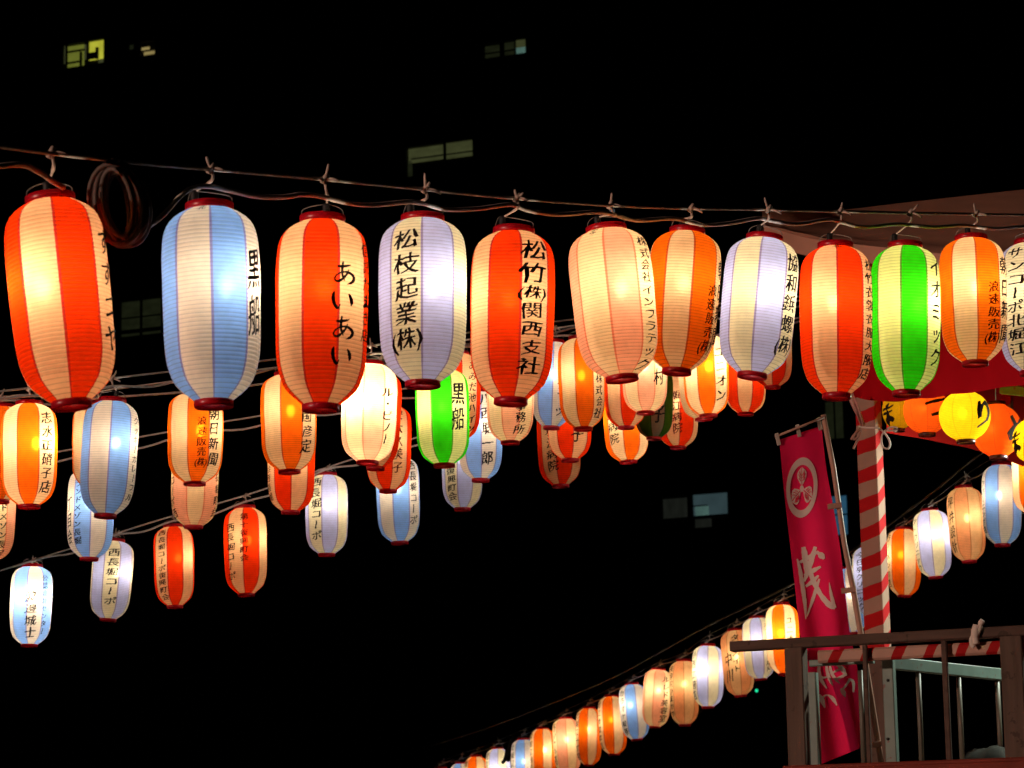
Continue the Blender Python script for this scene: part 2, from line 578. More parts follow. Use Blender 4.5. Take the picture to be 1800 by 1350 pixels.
# ------------------------------------------------------------------ the lanterns
# row, (x, y) of shade top, (x, y) of shade bottom, width, paper, gore angle, bulb, bulb offset,
# [(text, angle, y from, y to, char width, ink)], label, depth width override
DW = {'A': lambda x: 177 - .0385 * (x - 107), 'B': lambda x: 101 - .016 * x, 'b': lambda x: 93 - .012 * x,
      'C': lambda x: 84 - .006 * x, 'D': lambda x: 76 - .002 * x, 'E': lambda x: 40 + .0295 * (x - 778)}
GROUP = {'A': 'lanterns on the front string', 'B': 'lanterns on the second string', 'b': 'lanterns on the string just behind the second',
         'C': 'lanterns on the third string', 'D': 'lanterns on the farthest string at the left', 'E': 'lanterns on the long string rising to the right'}
K, Q = 0, 1   # black ink, dark red ink
L = [
 # front string
 ('A', 84, 352, 130, 709, 178, 'red', 2, 1.25, -.45, [('すずニヤ', 68, 410, 640, 46, K)], 'large tilted red and cream lantern, leftmost and nearest on the front string'),
 ('A', 365, 366, 379, 708, 172, 'blue', 1, 1.05, .45, [('黒船', 58, 440, 604, 40, K), ('北', -14, 366, 380, 14, K)], 'large sky blue and cream lantern beside the coil of cable'),
 ('A', 565, 388, 566, 715, 163, 'red', -24, .95, .05, [('あいあい', 27, 470, 664, 44, K), ('信託たまき店', 68, 428, 612, 30, K)], 'red lantern with four large rounded kana, third on the front string'),
 ('A', 742, 386, 744, 674, 155, 'lavender', -1, .85, .35, [('松枝起業㈱', -22, 412, 632, 44, K)], 'pale lavender lantern with a column of five characters left of its middle'),
 ('A', 903, 408, 898, 704, 148, 'red', -34, .95, -.1, [('松竹', 29, 428, 513, 54, K), ('㈱', 28, 511, 541, 44, K), ('関西支社', 28, 542, 672, 44, K)], 'red lantern with the boldest black column of characters, fifth on the front string'),
 ('A', 1067, 404, 1092, 664, 146, 'pink', -6, 1.15, .3, [('株式会社', 57, 425, 512, 30, K), ('インフラテック', 56, 514, 662, 34, K), ('お寺', -25, 404, 420, 14, K)], 'pale pink tilted lantern between a red and an orange one on the front string'),
 ('A', 1209, 408, 1189, 652, 128, 'orange', 14, .75, 0, [('浪速販売㈱', 52, 503, 626, 24, Q), ('朝日新聞', 76, 452, 612, 30, K)], 'orange lantern with a wide cream middle stripe, seventh on the front string'),
 ('A', 1345, 420, 1321, 659, 131, 'lavender', -4, 1.0, .15, [('協和鋲螺㈱', 54, 446, 628, 34, K)], 'pale lavender tilted lantern at the left end of the stage roof'),
 ('A', 1471, 434, 1468, 695, 127, 'red', 3, .95, -.1, [('松竹衣裳衣服大阪店', 66, 458, 676, 32, K), ('北', 5, 432, 443, 14, K)], 'red and cream lantern hanging over the tip of the crimson banner'),
 ('A', 1594, 434, 1590, 690, 122, 'green', -7, 1.35, .5, [('イオミック', 60, 455, 655, 34, K)], 'bright green and yellowish lantern between red and orange on the front string'),
 ('A', 1710, 420, 1711, 638, 116, 'orange', 8, 1.05, .15, [('浪速販売㈱', 38, 503, 614, 24, Q), ('朝日新聞', 70, 452, 612, 32, K)], 'orange lantern just right of the bright green one'),
 ('A', 1815, 428, 1812, 655, 115, 'lavender', -10, .8, 0, [('サンコーポ北堀江', -28, 440, 634, 36, K)], 'pale lantern cut by the right edge, bold column of characters, front string'),
 # second string
 ('B', 49, 711, 54, 889, 98, 'orange', -25, 2.2, .35, [('志水正硝子店', 39, 727, 874, 24, K)], 'glowing orange lantern under the big tilted one, six characters at its right'),
 ('B', 195, 706, 188, 905, 98, 'blue', 0, .85, .3, [('クッキーカレーフル', 62, 732, 884, 18, K)], 'light blue lantern hanging just below the bottom of the leftmost big lantern'),
 ('B', 343, 692, 344, 849, 98, 'orange', -16, 1.0, .25, [('朝日新聞', 40, 718, 826, 24, K), ('浪速販売㈱', 13, 738, 828, 17, Q)], 'orange lantern under the big sky blue one, two columns of characters'),
 ('B', 505, 660, 510, 828, 98, 'orange', -16, 1.0, .1, [('小国彦定', 40, 700, 804, 24, K)], 'orange lantern behind the lower left of the lantern with four kana'),
 ('B', 650, 641, 647, 812, 98, 'pink', -12, 4.4, -.2, [('ル・ピノー', 40, 684, 788, 24, K)], 'overexposed white pink lantern, brightest of all, below the front string'),
 ('B', 775, 650, 781, 817, 95, 'green', -24, 1.3, 0, [('黒船', 36, 676, 764, 28, K)], 'bright green lantern with two bold characters on the second string'),
 ('B', 897, 615, 897, 777, 84, 'pink', -21, 1.9, 0, [('社事務所', 27, 690, 770, 22, K)], 'glowing pale peach lantern under the bold red fifth front lantern'),
 ('B', 1020, 596, 1025, 753, 82, 'orange', -15, 1.0, .0, [('建設株式会社', 47, 620, 742, 17, K)], 'orange lantern tucked left behind the pale pink front lantern'),
 ('B', 1132, 590, 1134, 725, 80, 'pink', -18, 1.9, 0, [('中村', 40, 615, 686, 24, K)], 'white pink lantern with one character, below the gap beside the orange front lantern'),
 ('B', 1238, 590, 1244, 730, 80, 'orange', -22, 2.6, .2, [('ユニオン', 41, 612, 714, 24, K)], 'bright orange lantern with three bold kana, behind the tilted lavender front lantern'),
 # behind the second string
 ('b', 0, 716, 1, 880, 92, 'orange', -20, .8, 0, [], 'orange lantern cut by the left edge, mostly hidden behind a glowing one'),
 ('b', 170, 712, 172, 860, 88, 'orange', -30, .8, 0, [], 'orange lantern almost hidden behind the light blue one at the left'),
 ('b', 668, 655, 661, 822, 80, 'red', 50, .8, 0, [], 'red lantern peeping out right behind the overexposed white pink one'),
 ('b', 803, 622, 803, 775, 84, 'red', 57, .9, 0, [('あみだ池ハイツ', 40, 638, 770, 19, K)], 'red and cream lantern half hidden behind the second string green one'),
 ('b', 974, 602, 969, 751, 72, 'blue', -45, 1.0, 0, [('あみだ池コーツ', 25, 610, 738, 17, K)], 'blue and white lantern squeezed between the red fifth front lantern and an orange one'),
 ('b', 1098, 620, 1100, 751, 74, 'red', -13, .8, 0, [], 'red and pinkish lantern half covered by the white pink one with one character'),
 ('b', 1228, 610, 1236, 736, 78, 'pink', -40, .9, 0, [], 'pink lantern showing only its left rim behind the bright orange one with bold kana'),
 ('b', 1357, 560, 1357, 680, 70, 'red', 0, .22, 0, [], 'dim dark red lantern behind the tilted lavender front lantern'),
 # third string
 ('C', -15, 830, -15, 985, 84, 'pink', 40, .8, 0, [('グランドメゾン長堀', 30, 840, 985, 16, K)], 'pink lantern cut by the left edge, lower one at that edge'),
 ('C', 160, 825, 159, 981, 82, 'blue', -45, .9, -.1, [('グランドメゾン長堀', -33, 833, 962, 15, K), ('丁目会', -62, 875, 962, 15, K)], 'blue lantern below the light blue one at the left, small kana at its left'),
 ('C', 343, 770, 342, 925, 83, 'pink', 25, .7, 0, [('サンコーポ西', -66, 800, 915, 14, K), ('長堀町会', 66, 830, 912, 14, K)], 'pink lantern just under the orange two-column lantern'),
 ('C', 512, 745, 512, 899, 83, 'red', -45, .75, 0, [('復興町会西長堀', -68, 770, 885, 14, K)], 'red orange lantern under the orange one behind the lantern with four kana'),
 ('C', 684, 714, 683, 862, 79, 'red', -35, .75, 0, [('安大久美子', 24, 722, 838, 19, Q)], 'red lantern low behind the overexposed one, five dark red characters'),
 ('C', 843, 690, 845, 843, 78, 'blue', -42, 1.2, .2, [('川西聡一郎', 19, 692, 824, 23, K)], 'vivid blue and white lantern right of the second string green one'),
 ('C', 1000, 665, 1002, 808, 78, 'red', -35, .8, 0, [('文美子', 20, 690, 784, 25, K)], 'red lantern below an orange one, one bold character near its bottom'),
 ('C', 1096, 680, 1104, 811, 78, 'orange', -8, 1.8, 0, [('堀江病院', -36, 700, 786, 21, K)], 'glowing orange lantern, lowest of the cluster left of the banner', 75.2),
 ('C', 1150, 645, 1149, 770, 68, 'dull_green', 35, .04, 0, [('文子', 15, 680, 750, 25, K)], 'unlit dark green lantern in the middle of the glowing cluster', 78.3),
 ('C', 1312, 600, 1310, 727, 72, 'red', 20, .95, 0, [], 'red and cream lantern at the right end of the rear cluster'),
 # farthest string
 ('D', 55, 997, 54, 1133, 73, 'blue', 33, 2.5, .1, [('渡邊城士', 0, 1042, 1125, 20, K), ('公認会計センター', 38, 1012, 1118, 12, K)], 'dazzling pale blue lantern, lowest at the left'),
 ('D', 200, 952, 192, 1088, 72, 'lavender', 20, .75, .3, [('西長堀コーポ', 0, 966, 1068, 22, K)], 'pale lavender lantern second from the left on the lowest string'),
 ('D', 303, 927, 309, 1065, 71, 'red', -19, .75, .3, [('西長堀コーポ復興町会', -36, 933, 1058, 16, K)], 'small red lantern third from the left on the lowest string, narrow column at its left'),
 ('D', 429, 894, 434, 1044, 76, 'red', -6, .85, .2, [('西長堀コーポ', -42, 922, 1024, 18, K), ('第十復興町会', -3, 905, 992, 15, Q)], 'small red lantern hanging clear with two columns of characters'),
 ('D', 573, 836, 575, 974, 75, 'lavender', -13, .85, .1, [('西長堀コーポ', -29, 842, 955, 20, K)], 'pale lavender lantern hanging low below the lantern with four kana'),
 ('D', 697, 804, 703, 953, 76, 'blue', -14, .8, 0, [('西長堀コーポ', 44, 812, 928, 17, K)], 'blue and cream lantern hanging low below the overexposed one'),
 ('D', 812, 755, 813, 894, 72, 'lavender', -14, .45, 0, [('西長堀復興町会', -33, 780, 884, 18, K)], 'dim brownish lavender lantern under the vivid blue and white one'),
 ('D', 980, 712, 985, 853, 76, 'red', -8, .16, 0, [('堀江病院', -20, 752, 834, 20, K)], 'dim purplish red lantern behind the red one with one bold character'),
 ('D', 1192, 660, 1191, 786, 72, 'red', 6, .6, 0, [('堀江病院', -2, 690, 768, 17, Q)], 'red lantern right behind the unlit dark green one'),
 # long string on the right
 ('E', 1815, 780, 1812, 902, 68, 'orange', -40, 3.2, 0, [], 'orange lantern cut by the right edge under the round ones'),
 ('E', 1762, 818, 1760, 957, 69, 'blue', 35, .95, -.2, [('クリーニング店', -66, 845, 940, 14, K)], 'blue and peach lantern, highest one whole on the long right string'),
 ('E', 1696, 858, 1702, 986, 64, 'peach', -35, 1.1, .1, [('坪井設計', -52, 872, 974, 14, K)], 'peach lantern between two blue ones right of the striped post'),
 ('E', 1636, 898, 1643, 1014, 63, 'lavender', -48, 1.6, .2, [('ア・クリニック', -62, 910, 1005, 13, K)], 'lavender lantern with a white hot middle, second right of the striped post'),
 ('E', 1590, 931, 1588, 1047, 60, 'orange', -45, 1.2, -.25, [('ラーメンの店', -62, 940, 1035, 12, K)], 'orange lantern touching the right side of the striped post'),
 ('E', 1528, 962, 1528, 1080, 58, 'lavender', 20, .9, 0, [('今日亭クリニック', -34, 972, 1074, 17, K)], 'cream lantern half hidden by the left side of the striped post'),
 ('E', 1492, 1000, 1498, 1112, 56, 'blue', 30, .9, 0, [], 'cream and blue lantern between the banner and its pole'),
 ('E', 1375, 1064, 1378, 1184, 58, 'orange', -38, 3.6, -.15, [('ユニオン', 25, 1085, 1150, 13, K)], 'blazing yellow orange lantern left of the banner, crossed by the handrail'),
 ('E', 1331, 1087, 1337, 1193, 55, 'lavender', -29, 1.3, 0, [('オフィスコールト', 35, 1096, 1184, 10, K)], 'lavender lantern behind the tip of the handrail'),
 ('E', 1293, 1109, 1301, 1222, 55, 'peach', 7, 1.0, 0, [('タクメイト', -4, 1116, 1184, 14, K), ('中川', -36, 1146, 1202, 16, K)], 'peach lantern with two columns of characters left of the handrail tip'),
 ('E', 1245, 1136, 1244, 1242, 55, 'lavender', -45, 1.7, -.2, [('小西工務店', -62, 1142, 1232, 11, K)], 'bright white lavender lantern third left of the banner cluster, hanging straight'),
 ('E', 1202, 1163, 1203, 1273, 52, 'peach', -45, 1.1, 0, [('美容院ひまわり', -58, 1170, 1262, 10, K)], 'peach orange lantern between a white and a pink one'),
 ('E', 1158, 1178, 1151, 1277, 50, 'pink', -15, 1.5, .1, [('ルレド美容室', 35, 1188, 1270, 14, K)], 'pink tilted lantern with a column of characters at its right'),
 ('E', 1111, 1204, 1119, 1299, 50, 'blue', -34, 1.1, -.3, [('カラオケ喫茶', -50, 1212, 1292, 12, K)], 'blue and cream lantern between the pink tilted one and two orange ones'),
 ('E', 1075, 1225, 1079, 1325, 50, 'orange', -42, 1.1, -.15, [('堀江食堂本店', -66, 1232, 1318, 11, K)], 'orange lantern directly left of the blue and cream one on the long string'),
 ('E', 1036, 1246, 1035, 1344, 46, 'orange', -52, 1.1, -.1, [('北堀江一丁目', -64, 1252, 1338, 11, K)], 'orange lantern directly right of a pinkish peach one near the bottom edge'),
 ('E', 994, 1264, 999, 1360, 48, 'pink', -45, 1.4, 0, [('うどん処', -60, 1270, 1345, 10, K)], 'pinkish peach lantern between two orange ones near the bottom edge'),
 ('E', 954, 1282, 955, 1378, 45, 'orange', -45, 1.4, .2, [('南堀江自治会', -66, 1288, 1370, 10, K)], 'orange lantern right of the blue one by the hanging dark rag'),
 ('E', 920, 1301, 921, 1395, 44, 'blue', -40, .9, 0, [('北堀江商店会', -60, 1308, 1390, 10, K)], 'pale blue lantern just right of the hanging dark rag'),
 ('E', 875, 1317, 876, 1410, 43, 'lavender', -45, 1.2, 0, [('理容みどり', -64, 1322, 1400, 10, K)], 'lavender lantern just left of the hanging dark rag'),
 ('E', 837, 1331, 838, 1422, 42, 'orange', -45, 1.2, 0, [('酒の', -62, 1336, 1365, 10, K)], 'orange lantern with only its top above the bottom edge'),
 ('E', 810, 1343, 811, 1434, 41, 'blue', -45, 1.0, 0, [], 'pale blue lantern with only a sliver above the bottom edge'),
 ('E', 776, 1352, 777, 1440, 40, 'red', -45, 1.0, 0, [], 'lantern showing only its dark red ring at the bottom edge'),
]

ROPES = {
 'A': [(-260, 232), (0, 258), (84, 269), (237, 286), (365, 297), (548, 313), (740, 332), (900, 348), (1060, 360), (1200, 366), (1340, 368), (1460, 371), (1580, 374), (1700, 376), (1815, 378), (2050, 380)],
 'B': [(-300, 722), (0, 688), (205, 664), (465, 634), (640, 609), (970, 566), (1250, 535), (1420, 520)],
 'b': [(-300, 728), (0, 697), (165, 688), (470, 648), (662, 630), (803, 600), (972, 577), (1232, 545), (1420, 527)],
 'C': [(-300, 868), (-15, 815), (103, 794), (247, 768), (395, 741), (456, 731), (706, 684), (844, 662), (1000, 636), (1100, 620), (1312, 578), (1420, 555)],
 'D': [(-300, 1085), (0, 1003), (60, 984), (125, 964), (210, 936), (290, 911), (430, 871), (575, 822), (735, 768), (815, 740), (982, 692), (1192, 632), (1420, 560)],
 'E': [(560, 1432), (776, 1338), (847, 1313), (878, 1300), (960, 1266), (996, 1247), (1036, 1229), (1078, 1207), (1112, 1188), (1156, 1165), (1200, 1148), (1244, 1117), (1288, 1095), (1327, 1072), (1371, 1046), (1490, 984), (1528, 955), (1590, 915), (1636, 882), (1696, 836), (1762, 795), (1850, 745), (1990, 670)],
}
rope_y = {k: spline(v, 6) for k, v in ROPES.items()}

def row_depth(row, x):
    return .25 * F / DW[row](x)

def make_lantern(i, row, xt, yt, xb, yb, w, kind, ph, power, boff, texts, label, dw=None):
    rnd = random.Random(i * 17 + 3)
    near = row == 'A'
    dwv = dw or DW[row]((xt + xb) / 2)
    d = .25 * F / dwv
    # the shade's own shape leans a little towards or away from the lens
    top, bot = P(xt, yt, d), P(xb, yb, d)
    mid = (top + bot) / 2
    up = (top - bot)
    # keep the hanging axis in the vertical plane across the view
    zx = up.normalized()
    zx = (zx - Vector((0, 1, 0)) * (zx.y * 1.0)).normalized()
    H = up.length
    R = w * d / F / 2
    view = (mid - CAM).normalized()
    y_ = (view - zx * view.dot(zx)).normalized()
    x_ = y_.cross(zx)
    rot = Matrix((x_, y_, zx)).transposed()
    e = empty('paper_lantern', mid, label, 'lantern', GROUP[row], rot)
    s = link('shade', shade_for(kind, near), e)
    s.scale = (R, R, H)
    s.rotation_euler.z = math.radians(ph)
    hr_t, hr_b = .043 * H, .037 * H
    rt = link('top_ring', RING, e)
    rt.scale = (R * .485, R * .485, hr_t)
    rt.location.z = H / 2 - .002
    rb = link('bottom_ring', RING, e)
    rb.scale = (R * .39, R * .39, hr_b)
    rb.location.z = -H / 2 - hr_b + .002
    for (tx, phi, ya, yb_, cw, c) in texts:
        mb = MB()
        lettering(mb, tx, math.radians(phi), (ya - yt) / (yb - yt), (yb_ - yt) / (yb - yt), cw * d / F, R, H, PROF, rnd)
        mb.build('lettering', M_INK if c == K else M_INKRED, e)
    # hanging gear, in the lantern's own frame
    yr = interp(rope_y[row], xt)
    rp = P(xt + (6 if near else 2), yr, d + .01)
    inv = e.matrix_world.inverted()
    q = inv @ rp
    zt = H / 2 + hr_t
    sk = MB()
    so = .25 * R * rnd.uniform(-1, 1) - .1 * R
    sk.lathe([(.001, .022), (.009, .022), (.011, .015), (.011, -.02), (.014, -.03), (.014, -.05), (.001, -.05)], 12)
    so_ = sk.build('socket', M_BLACK, e)
    so_.location = (so, 0, zt + .012)
    hg = MB()
    hp = [(-R * .44, 0, zt - .004), (-R * .41, .0, zt + .018), (so, 0, zt + .032), (R * .41, 0, zt + .018), (R * .44, 0, zt - .004)]
    hg.tube(spline(hp, 4), (.0011 if near else .0014), 5)
    hg.build('hanger', M_WIRE, e)
    tc = MB()
    k = 1.0 if near else .9
    tr = .0042 if near else .004
    a = Vector((so, 0, zt + .030))
    mid_ = q + Vector((.004, -.004, -.028))
    tc.tube(spline([tuple(a), tuple((a + mid_) / 2 + Vector((.004, 0, 0))), tuple(mid_), tuple(q)], 3), [tr * .7] * 4 + [tr * 1.1] * 6, 5)
    tc.tube([q + Vector((-.008, -.007, -.014)), q + Vector((.0, -.010, .0)), q + Vector((.008, -.007, .012))], tr * 1.7, 6)
    ends = [(rnd.uniform(.03, .045), rnd.uniform(-.022, -.008))]
    if rnd.random() < .7:
        ends.append((rnd.uniform(-.02, .022), rnd.uniform(.022, .045)))
    if rnd.random() < .45:
        ends.append((rnd.uniform(.012, .03), rnd.uniform(.012, .03)))
    for dx, dz in ends:
        tc.tube(spline([tuple(q), tuple(q + Vector((dx * .5, -.013, dz * .35))), tuple(q + Vector((dx * k, -.014, dz * k)))], 3), [tr * 1.2, tr * 1.2, tr, tr, tr, tr * .9, tr * .7], 5)
    tc.build('tie_cord', M_TIE, e)
    # the bulb
    if power > .1:
        ld = bpy.data.lights.new('bulb_light', 'POINT')
        ld.energy = power * (R / .125) ** 2 * (1.5 if row == 'E' else 1.95)
        ld.color = BULB[kind]
        ld.shadow_soft_size = .028
        lo = bpy.data.objects.new('bulb_light', ld)
        col.objects.link(lo)
        lo.parent = e
        lo.location = (boff * R, -.12 * R, H * (.12 + rnd.uniform(-.03, .03)))
    return e, (xt, yt - hr_t * F / d, d)

tops = {}
for i, row in enumerate(L):
    e, tp = make_lantern(i, *row)
    tops.setdefault(row[0], []).append(tp)

# ropes and power cables
ROPE_LABEL = {'A': 'thin grey support rope of the front string', 'B': 'thin support rope of the second string', 'b': 'thin rope running close behind the second string',
              'C': 'thin support rope of the third string', 'D': 'thin rope of the lowest string at the left', 'E': 'support rope rising to the right over the long string'}
for k, pts in rope_y.items():
    mb = MB()
    mb.tube([P(x, y, row_depth(k, x) + .01) for x, y in pts], (.0056 if k == 'A' else .005), 6)
    tag(mb.build('support_rope', M_ROPE if k != 'E' else M_DARKCABLE), ROPE_LABEL[k], 'rope')
CA = [(-250, 268), (-60, 300), (0, 292), (40, 290), (70, 303), (92, 318), (112, 330)]
mb = MB()
mb.tube([P(x, y, row_depth('A', x) - .015) for x, y in spline(CA, 6)], .0075, 7)
CB = [(205, 428), (240, 408), (280, 385), (325, 338), (362, 327), (400, 334), (450, 345), (500, 346), (530, 342), (562, 345), (620, 358), (662, 360), (715, 355), (742, 357), (785, 368), (840, 367), (897, 360),
      (930, 370), (980, 377), (1040, 373), (1070, 375), (1120, 387), (1185, 384), (1230, 395), (1280, 393), (1330, 384), (1352, 387), (1400, 394), (1455, 386), (1480, 391), (1520, 399), (1578, 394), (1640, 399), (1692, 396), (1750, 402), (1812, 398), (1900, 405), (2050, 400)]
mb.tube([P(x, y, row_depth('A', x) - .015) for x, y in spline(CB, 5)], .0072, 7)
tag(mb.build('power_cable', M_CABLE), 'brown electric cable sagging from lantern to lantern on the front string', 'cable')
CLABEL = {'B': 'electric cable of the second string', 'b': 'electric cable close behind the second string', 'C': 'electric cable of the third string',
          'D': 'electric cable of the lowest string at the left', 'E': 'electric cable over the lanterns of the long right string'}
for k in 'BbCDE':
    tp = sorted(tops[k])
    pts = []
    for a, b in zip(tp, tp[1:]):
        pts.append((a[0], min(a[1] - 5, interp(rope_y[k], a[0]) + 14)))
        mx = (a[0] + b[0]) / 2
        pts.append((mx, (pts[-1][1] + min(b[1] - 5, interp(rope_y[k], b[0]) + 14)) / 2 + min(9, (b[0] - a[0]) * .06)))
    pts.append((tp[-1][0], min(tp[-1][1] - 5, interp(rope_y[k], tp[-1][0]) + 14)))
    pts = [(pts[0][0] - 250, interp(rope_y[k], pts[0][0] - 250) + 10)] + pts + [(pts[-1][0] + 90, interp(rope_y[k], pts[-1][0] + 90) + 8)]
    mb = MB()
    mb.tube([P(x, y, row_depth(k, x) - .02) for x, y in spline(pts, 4)], .006, 6)
    tag(mb.build('power_cable', M_CABLE if k != 'E' else M_WIRE), CLABEL[k], 'cable')
mb = MB()
mb.tube([P(x, y, row_depth('E', x) + .25) for x, y in spline([(560, 1390), (660, 1343), (851, 1281), (989, 1228), (1087, 1186), (1225, 1110), (1322, 1062), (1395, 1026), (1500, 966), (1631, 872), (1720, 800), (1800, 752), (1950, 660)], 6)], .011, 7)
tag(mb.build('feeder_cable', M_DARKCABLE), 'dark thick cable running above the long right string', 'cable')

# coil of spare cable between the first two lanterns
mb = MB()
rnd = random.Random(4)
dC = row_depth('A', 213) - .02
for q in range(16):
    cx, cy = 212 + rnd.uniform(-10, 8), 358 + rnd.uniform(-4, 8)
    rx, ry = rnd.uniform(12, 49), rnd.uniform(56, 74)
    pts = []
    for s in range(25):
        a = 2 * math.pi * s / 24
        pts.append(P(cx + rx * math.cos(a) + 8 * math.sin(a), cy + ry * math.sin(a), dC + .012 * q - .05 + .01 * math.sin(a * 2 + q)))
    mb.tube(pts, .0075, 6, False)
coil = mb.build('cable_coil', plain('dull_brown_cable', (.07, .05, .040), .6, .3, .2, 60))
tag(coil, 'looped coil of spare dark cable hung between the first two front lanterns', 'cable coil')
mb = MB()
mb.tube([P(205, 284, dC), P(213, 290, dC - .03), P(222, 300, dC - .02), P(214, 284, dC + .02)], .006, 6)
mb.build('coil_tie', M_BLACK, coil)
# dark rag on the long string
mb = MB()
dR = row_depth('E', 895) - .08
for a, b in ((0, 0), (5, 4), (-4, 8)):
    mb.tube([P(x + a, y + b, dR + .01 * a) for x, y in spline([(907, 1287), (899, 1296), (895, 1312), (891, 1328), (886, 1334)], 4)], [.012] * 6 + [.018] * 6 + [.02] * 4 + [.008], 6)
tag(mb.build('rag', plain('dark_cloth_rag', (.03, .024, .018), .9, .1, .4, 60)), 'dark rag of tape hanging from the long right string near the bottom', 'rag')

# ------------------------------------------------------------------ stage tower
M_WOOD = plain('weathered_brown_wood', (.12, .08, .062), .8, .15, .6, 22, stretch=(1, 1, .08), bump=.5, chip=((.07, .045, .035), 16, .60))
M_WOOD2 = plain('brown_wood_rail', (.11, .07, .055), .8, .15, .6, 20, bump=.5, stretch=(.12, .12, 1), chip=((.06, .04, .03), 14, .60))
M_TEAL = plain('teal_painted_steel', (.155, .225, .195), .5, .4, .3, 9, bump=.15, chip=((.17, .06, .045), 24, .64))
M_ROD = plain('grey_steel_rod', (.13, .12, .095), .45, .4, .25, 20)
M_WHITECLOTH = plain('white_ribbon', (.72, .62, .54), .9, .1, .1, 40)

def cloth(name, c, trans=.25, var=.18, scale=6):
    k = NT(name)
    tc = k.n('TexCoord')
    nz = k.n('TexNoise')
    nz.inputs['Scale'].default_value = scale
    nz.inputs['Detail'].default_value = 7
    k.l(tc.outputs['Object'], nz.inputs['Vector'])
    cc = k.mix(nz.outputs[0], tuple(x * (1 - var) for x in c), tuple(min(1, x * (1 + var)) for x in c))
    wv = k.n('TexNoise')
    wv.inputs['Scale'].default_value = 420
    k.l(tc.outputs['Object'], wv.inputs['Vector'])
    bp = k.n('Bump')
    bp.inputs['Strength'].default_value = .25
    bp.inputs['Distance'].default_value = .002
    k.l(wv.outputs[0], bp.inputs['Height'])
    d, t = k.n('BsdfDiffuse'), k.n('BsdfTranslucent')
    m = k.n('MixShader')
    m.inputs[0].default_value = trans
    for s in (d, t):
        k.l(cc, s.inputs['Color'])
        k.l(bp.outputs[0], s.inputs['Normal'])
    k.l(d.outputs[0], m.inputs[1])
    k.l(t.outputs[0], m.inputs[2])
    k.l(m.outputs[0], k.out.inputs[0])
    return k.m

M_ROOF = cloth('brown_roof_cloth', (.60, .31, .22), .1)
M_CURT = cloth('dark_red_curtain_cloth', (.42, .006, .012), .12)
M_BAN = cloth('crimson_banner_cloth', (.80, .015, .085), .15)
M_PRINT = cloth('undyed_print', (.86, .76, .68), .15)

AF = math.radians(27)
U = Vector((math.cos(AF), -math.sin(AF), 0))
V = Vector((math.sin(AF), math.cos(AF), 0))
PC = P(1546, 930, 14.2)                       # front corner of the striped post
tower = empty('stage_tower', Vector((PC.x, PC.y, 0)), 'wooden festival stage tower with striped post, handrail and cloth roof', 'stage tower')
Ti = tower.matrix_world.inverted()

def part(mb, name, mat, parent=tower, world=True):
    o = mb.build(name, mat, parent)
    if world:
        o.matrix_parent_inverse = parent.matrix_world.inverted()
    return o

def cbox(c, a, b, ca, cb, z0, z1, mb, bev=.004):      # post: footprint a x b along unit vectors ca, cb
    mb.bar((c.x, c.y, z0), (c.x, c.y, z1), b, a, up=ca, bev=bev)

def stripes(name, along, pitch, slope_vec, red, white, frac=.42, offset=0.0):
    """Ribbon wound round a post: red and white bands."""
    k = NT(name)
    p = k.n('BsdfPrincipled')
    ge = k.n('NewGeometry')
    dt = k.n('VectorMath', operation='DOT_PRODUCT')
    k.l(ge.outputs['Position'], dt.inputs[0])
    dt.inputs[1].default_value = along
    ds = k.n('VectorMath', operation='DOT_PRODUCT')
    k.l(ge.outputs['Position'], ds.inputs[0])
    ds.inputs[1].default_value = slope_vec
    nz = k.n('TexNoise')
    nz.inputs['Scale'].default_value = 9
    k.l(ge.outputs['Position'], nz.inputs['Vector'])
    s = k.math('ADD', k.math('ADD', dt.outputs['Value'], ds.outputs['Value']), k.math('MULTIPLY', nz.outputs[0], .02))
    fr = k.math('FRACT', k.math('ADD', k.math('DIVIDE', s, pitch), 100 + offset))
    c = k.mix(k.math('LESS_THAN', fr, frac), white, red)
    c = k.mix(k.math('MULTIPLY', nz.outputs[0], .45), c, (.45, .30, .25), 'MULTIPLY')
    k.l(c, p.inputs['Base Color'])
    p.inputs['Roughness'].default_value = .75
    p.inputs['Specular IOR Level'].default_value = .12
    k.l(p.outputs[0], k.out.inputs[0])
    return k.m

SZ = .102
z_rail = P(1400, 1128, 13.1).z
z_top = P(1541, 690, 14.2).z
z_deck = P(1500, 1340, 13.3).z
pc = PC + U * (-SZ / 2) + V * (SZ / 2)
z_cut = P(1541, 1150, 14.2).z
M_STRIPE = stripes('wound_ribbon', (0, 0, 1), .147, tuple(-U * .28 - V * .62), (.50, .008, .012), (.42, .275, .21), .46, .1)
mb = MB()
cbox(pc, SZ, SZ, U, V, z_cut, z_top + .75, mb, .003)
part(mb, 'striped_post', M_STRIPE)
mb = MB()
cbox(pc, SZ * .97, SZ * .97, U, V, 0, z_cut - .002, mb, .003)
part(mb, 'lower_post', M_WOOD)
# right post and a ribbon-wound hanger under the roof
mb = MB()
mb.bar(P(1771, 688, 15.2), P(1771, 748, 15.2), .05, .05, up=V)
part(mb, 'wound_hanger', M_STRIPE)
fr_post = pc + U * 2.6
mb = MB()
cbox(fr_post, SZ, SZ, U, V, 0, z_top + .7, mb, .003)
part(mb, 'striped_post', M_STRIPE)

# handrail, in a plane in front of the post
RL = Pz(1287, 1137, z_rail)
RR = Pz(1800, 1109, z_rail)
ru = (RR - RL)
ru.z = 0
ru.normalize()
rn = Vector((ru.y, -ru.x, 0))
RR2 = RR + ru * .9
mb = MB()
mb.bar(RL, RR2, .075, .046, bev=.005)
part(mb, 'top_rail', M_WOOD2)
def on_rail(x, y, off=0.0):
    return Pl(x, y, RL + rn * off, rn)
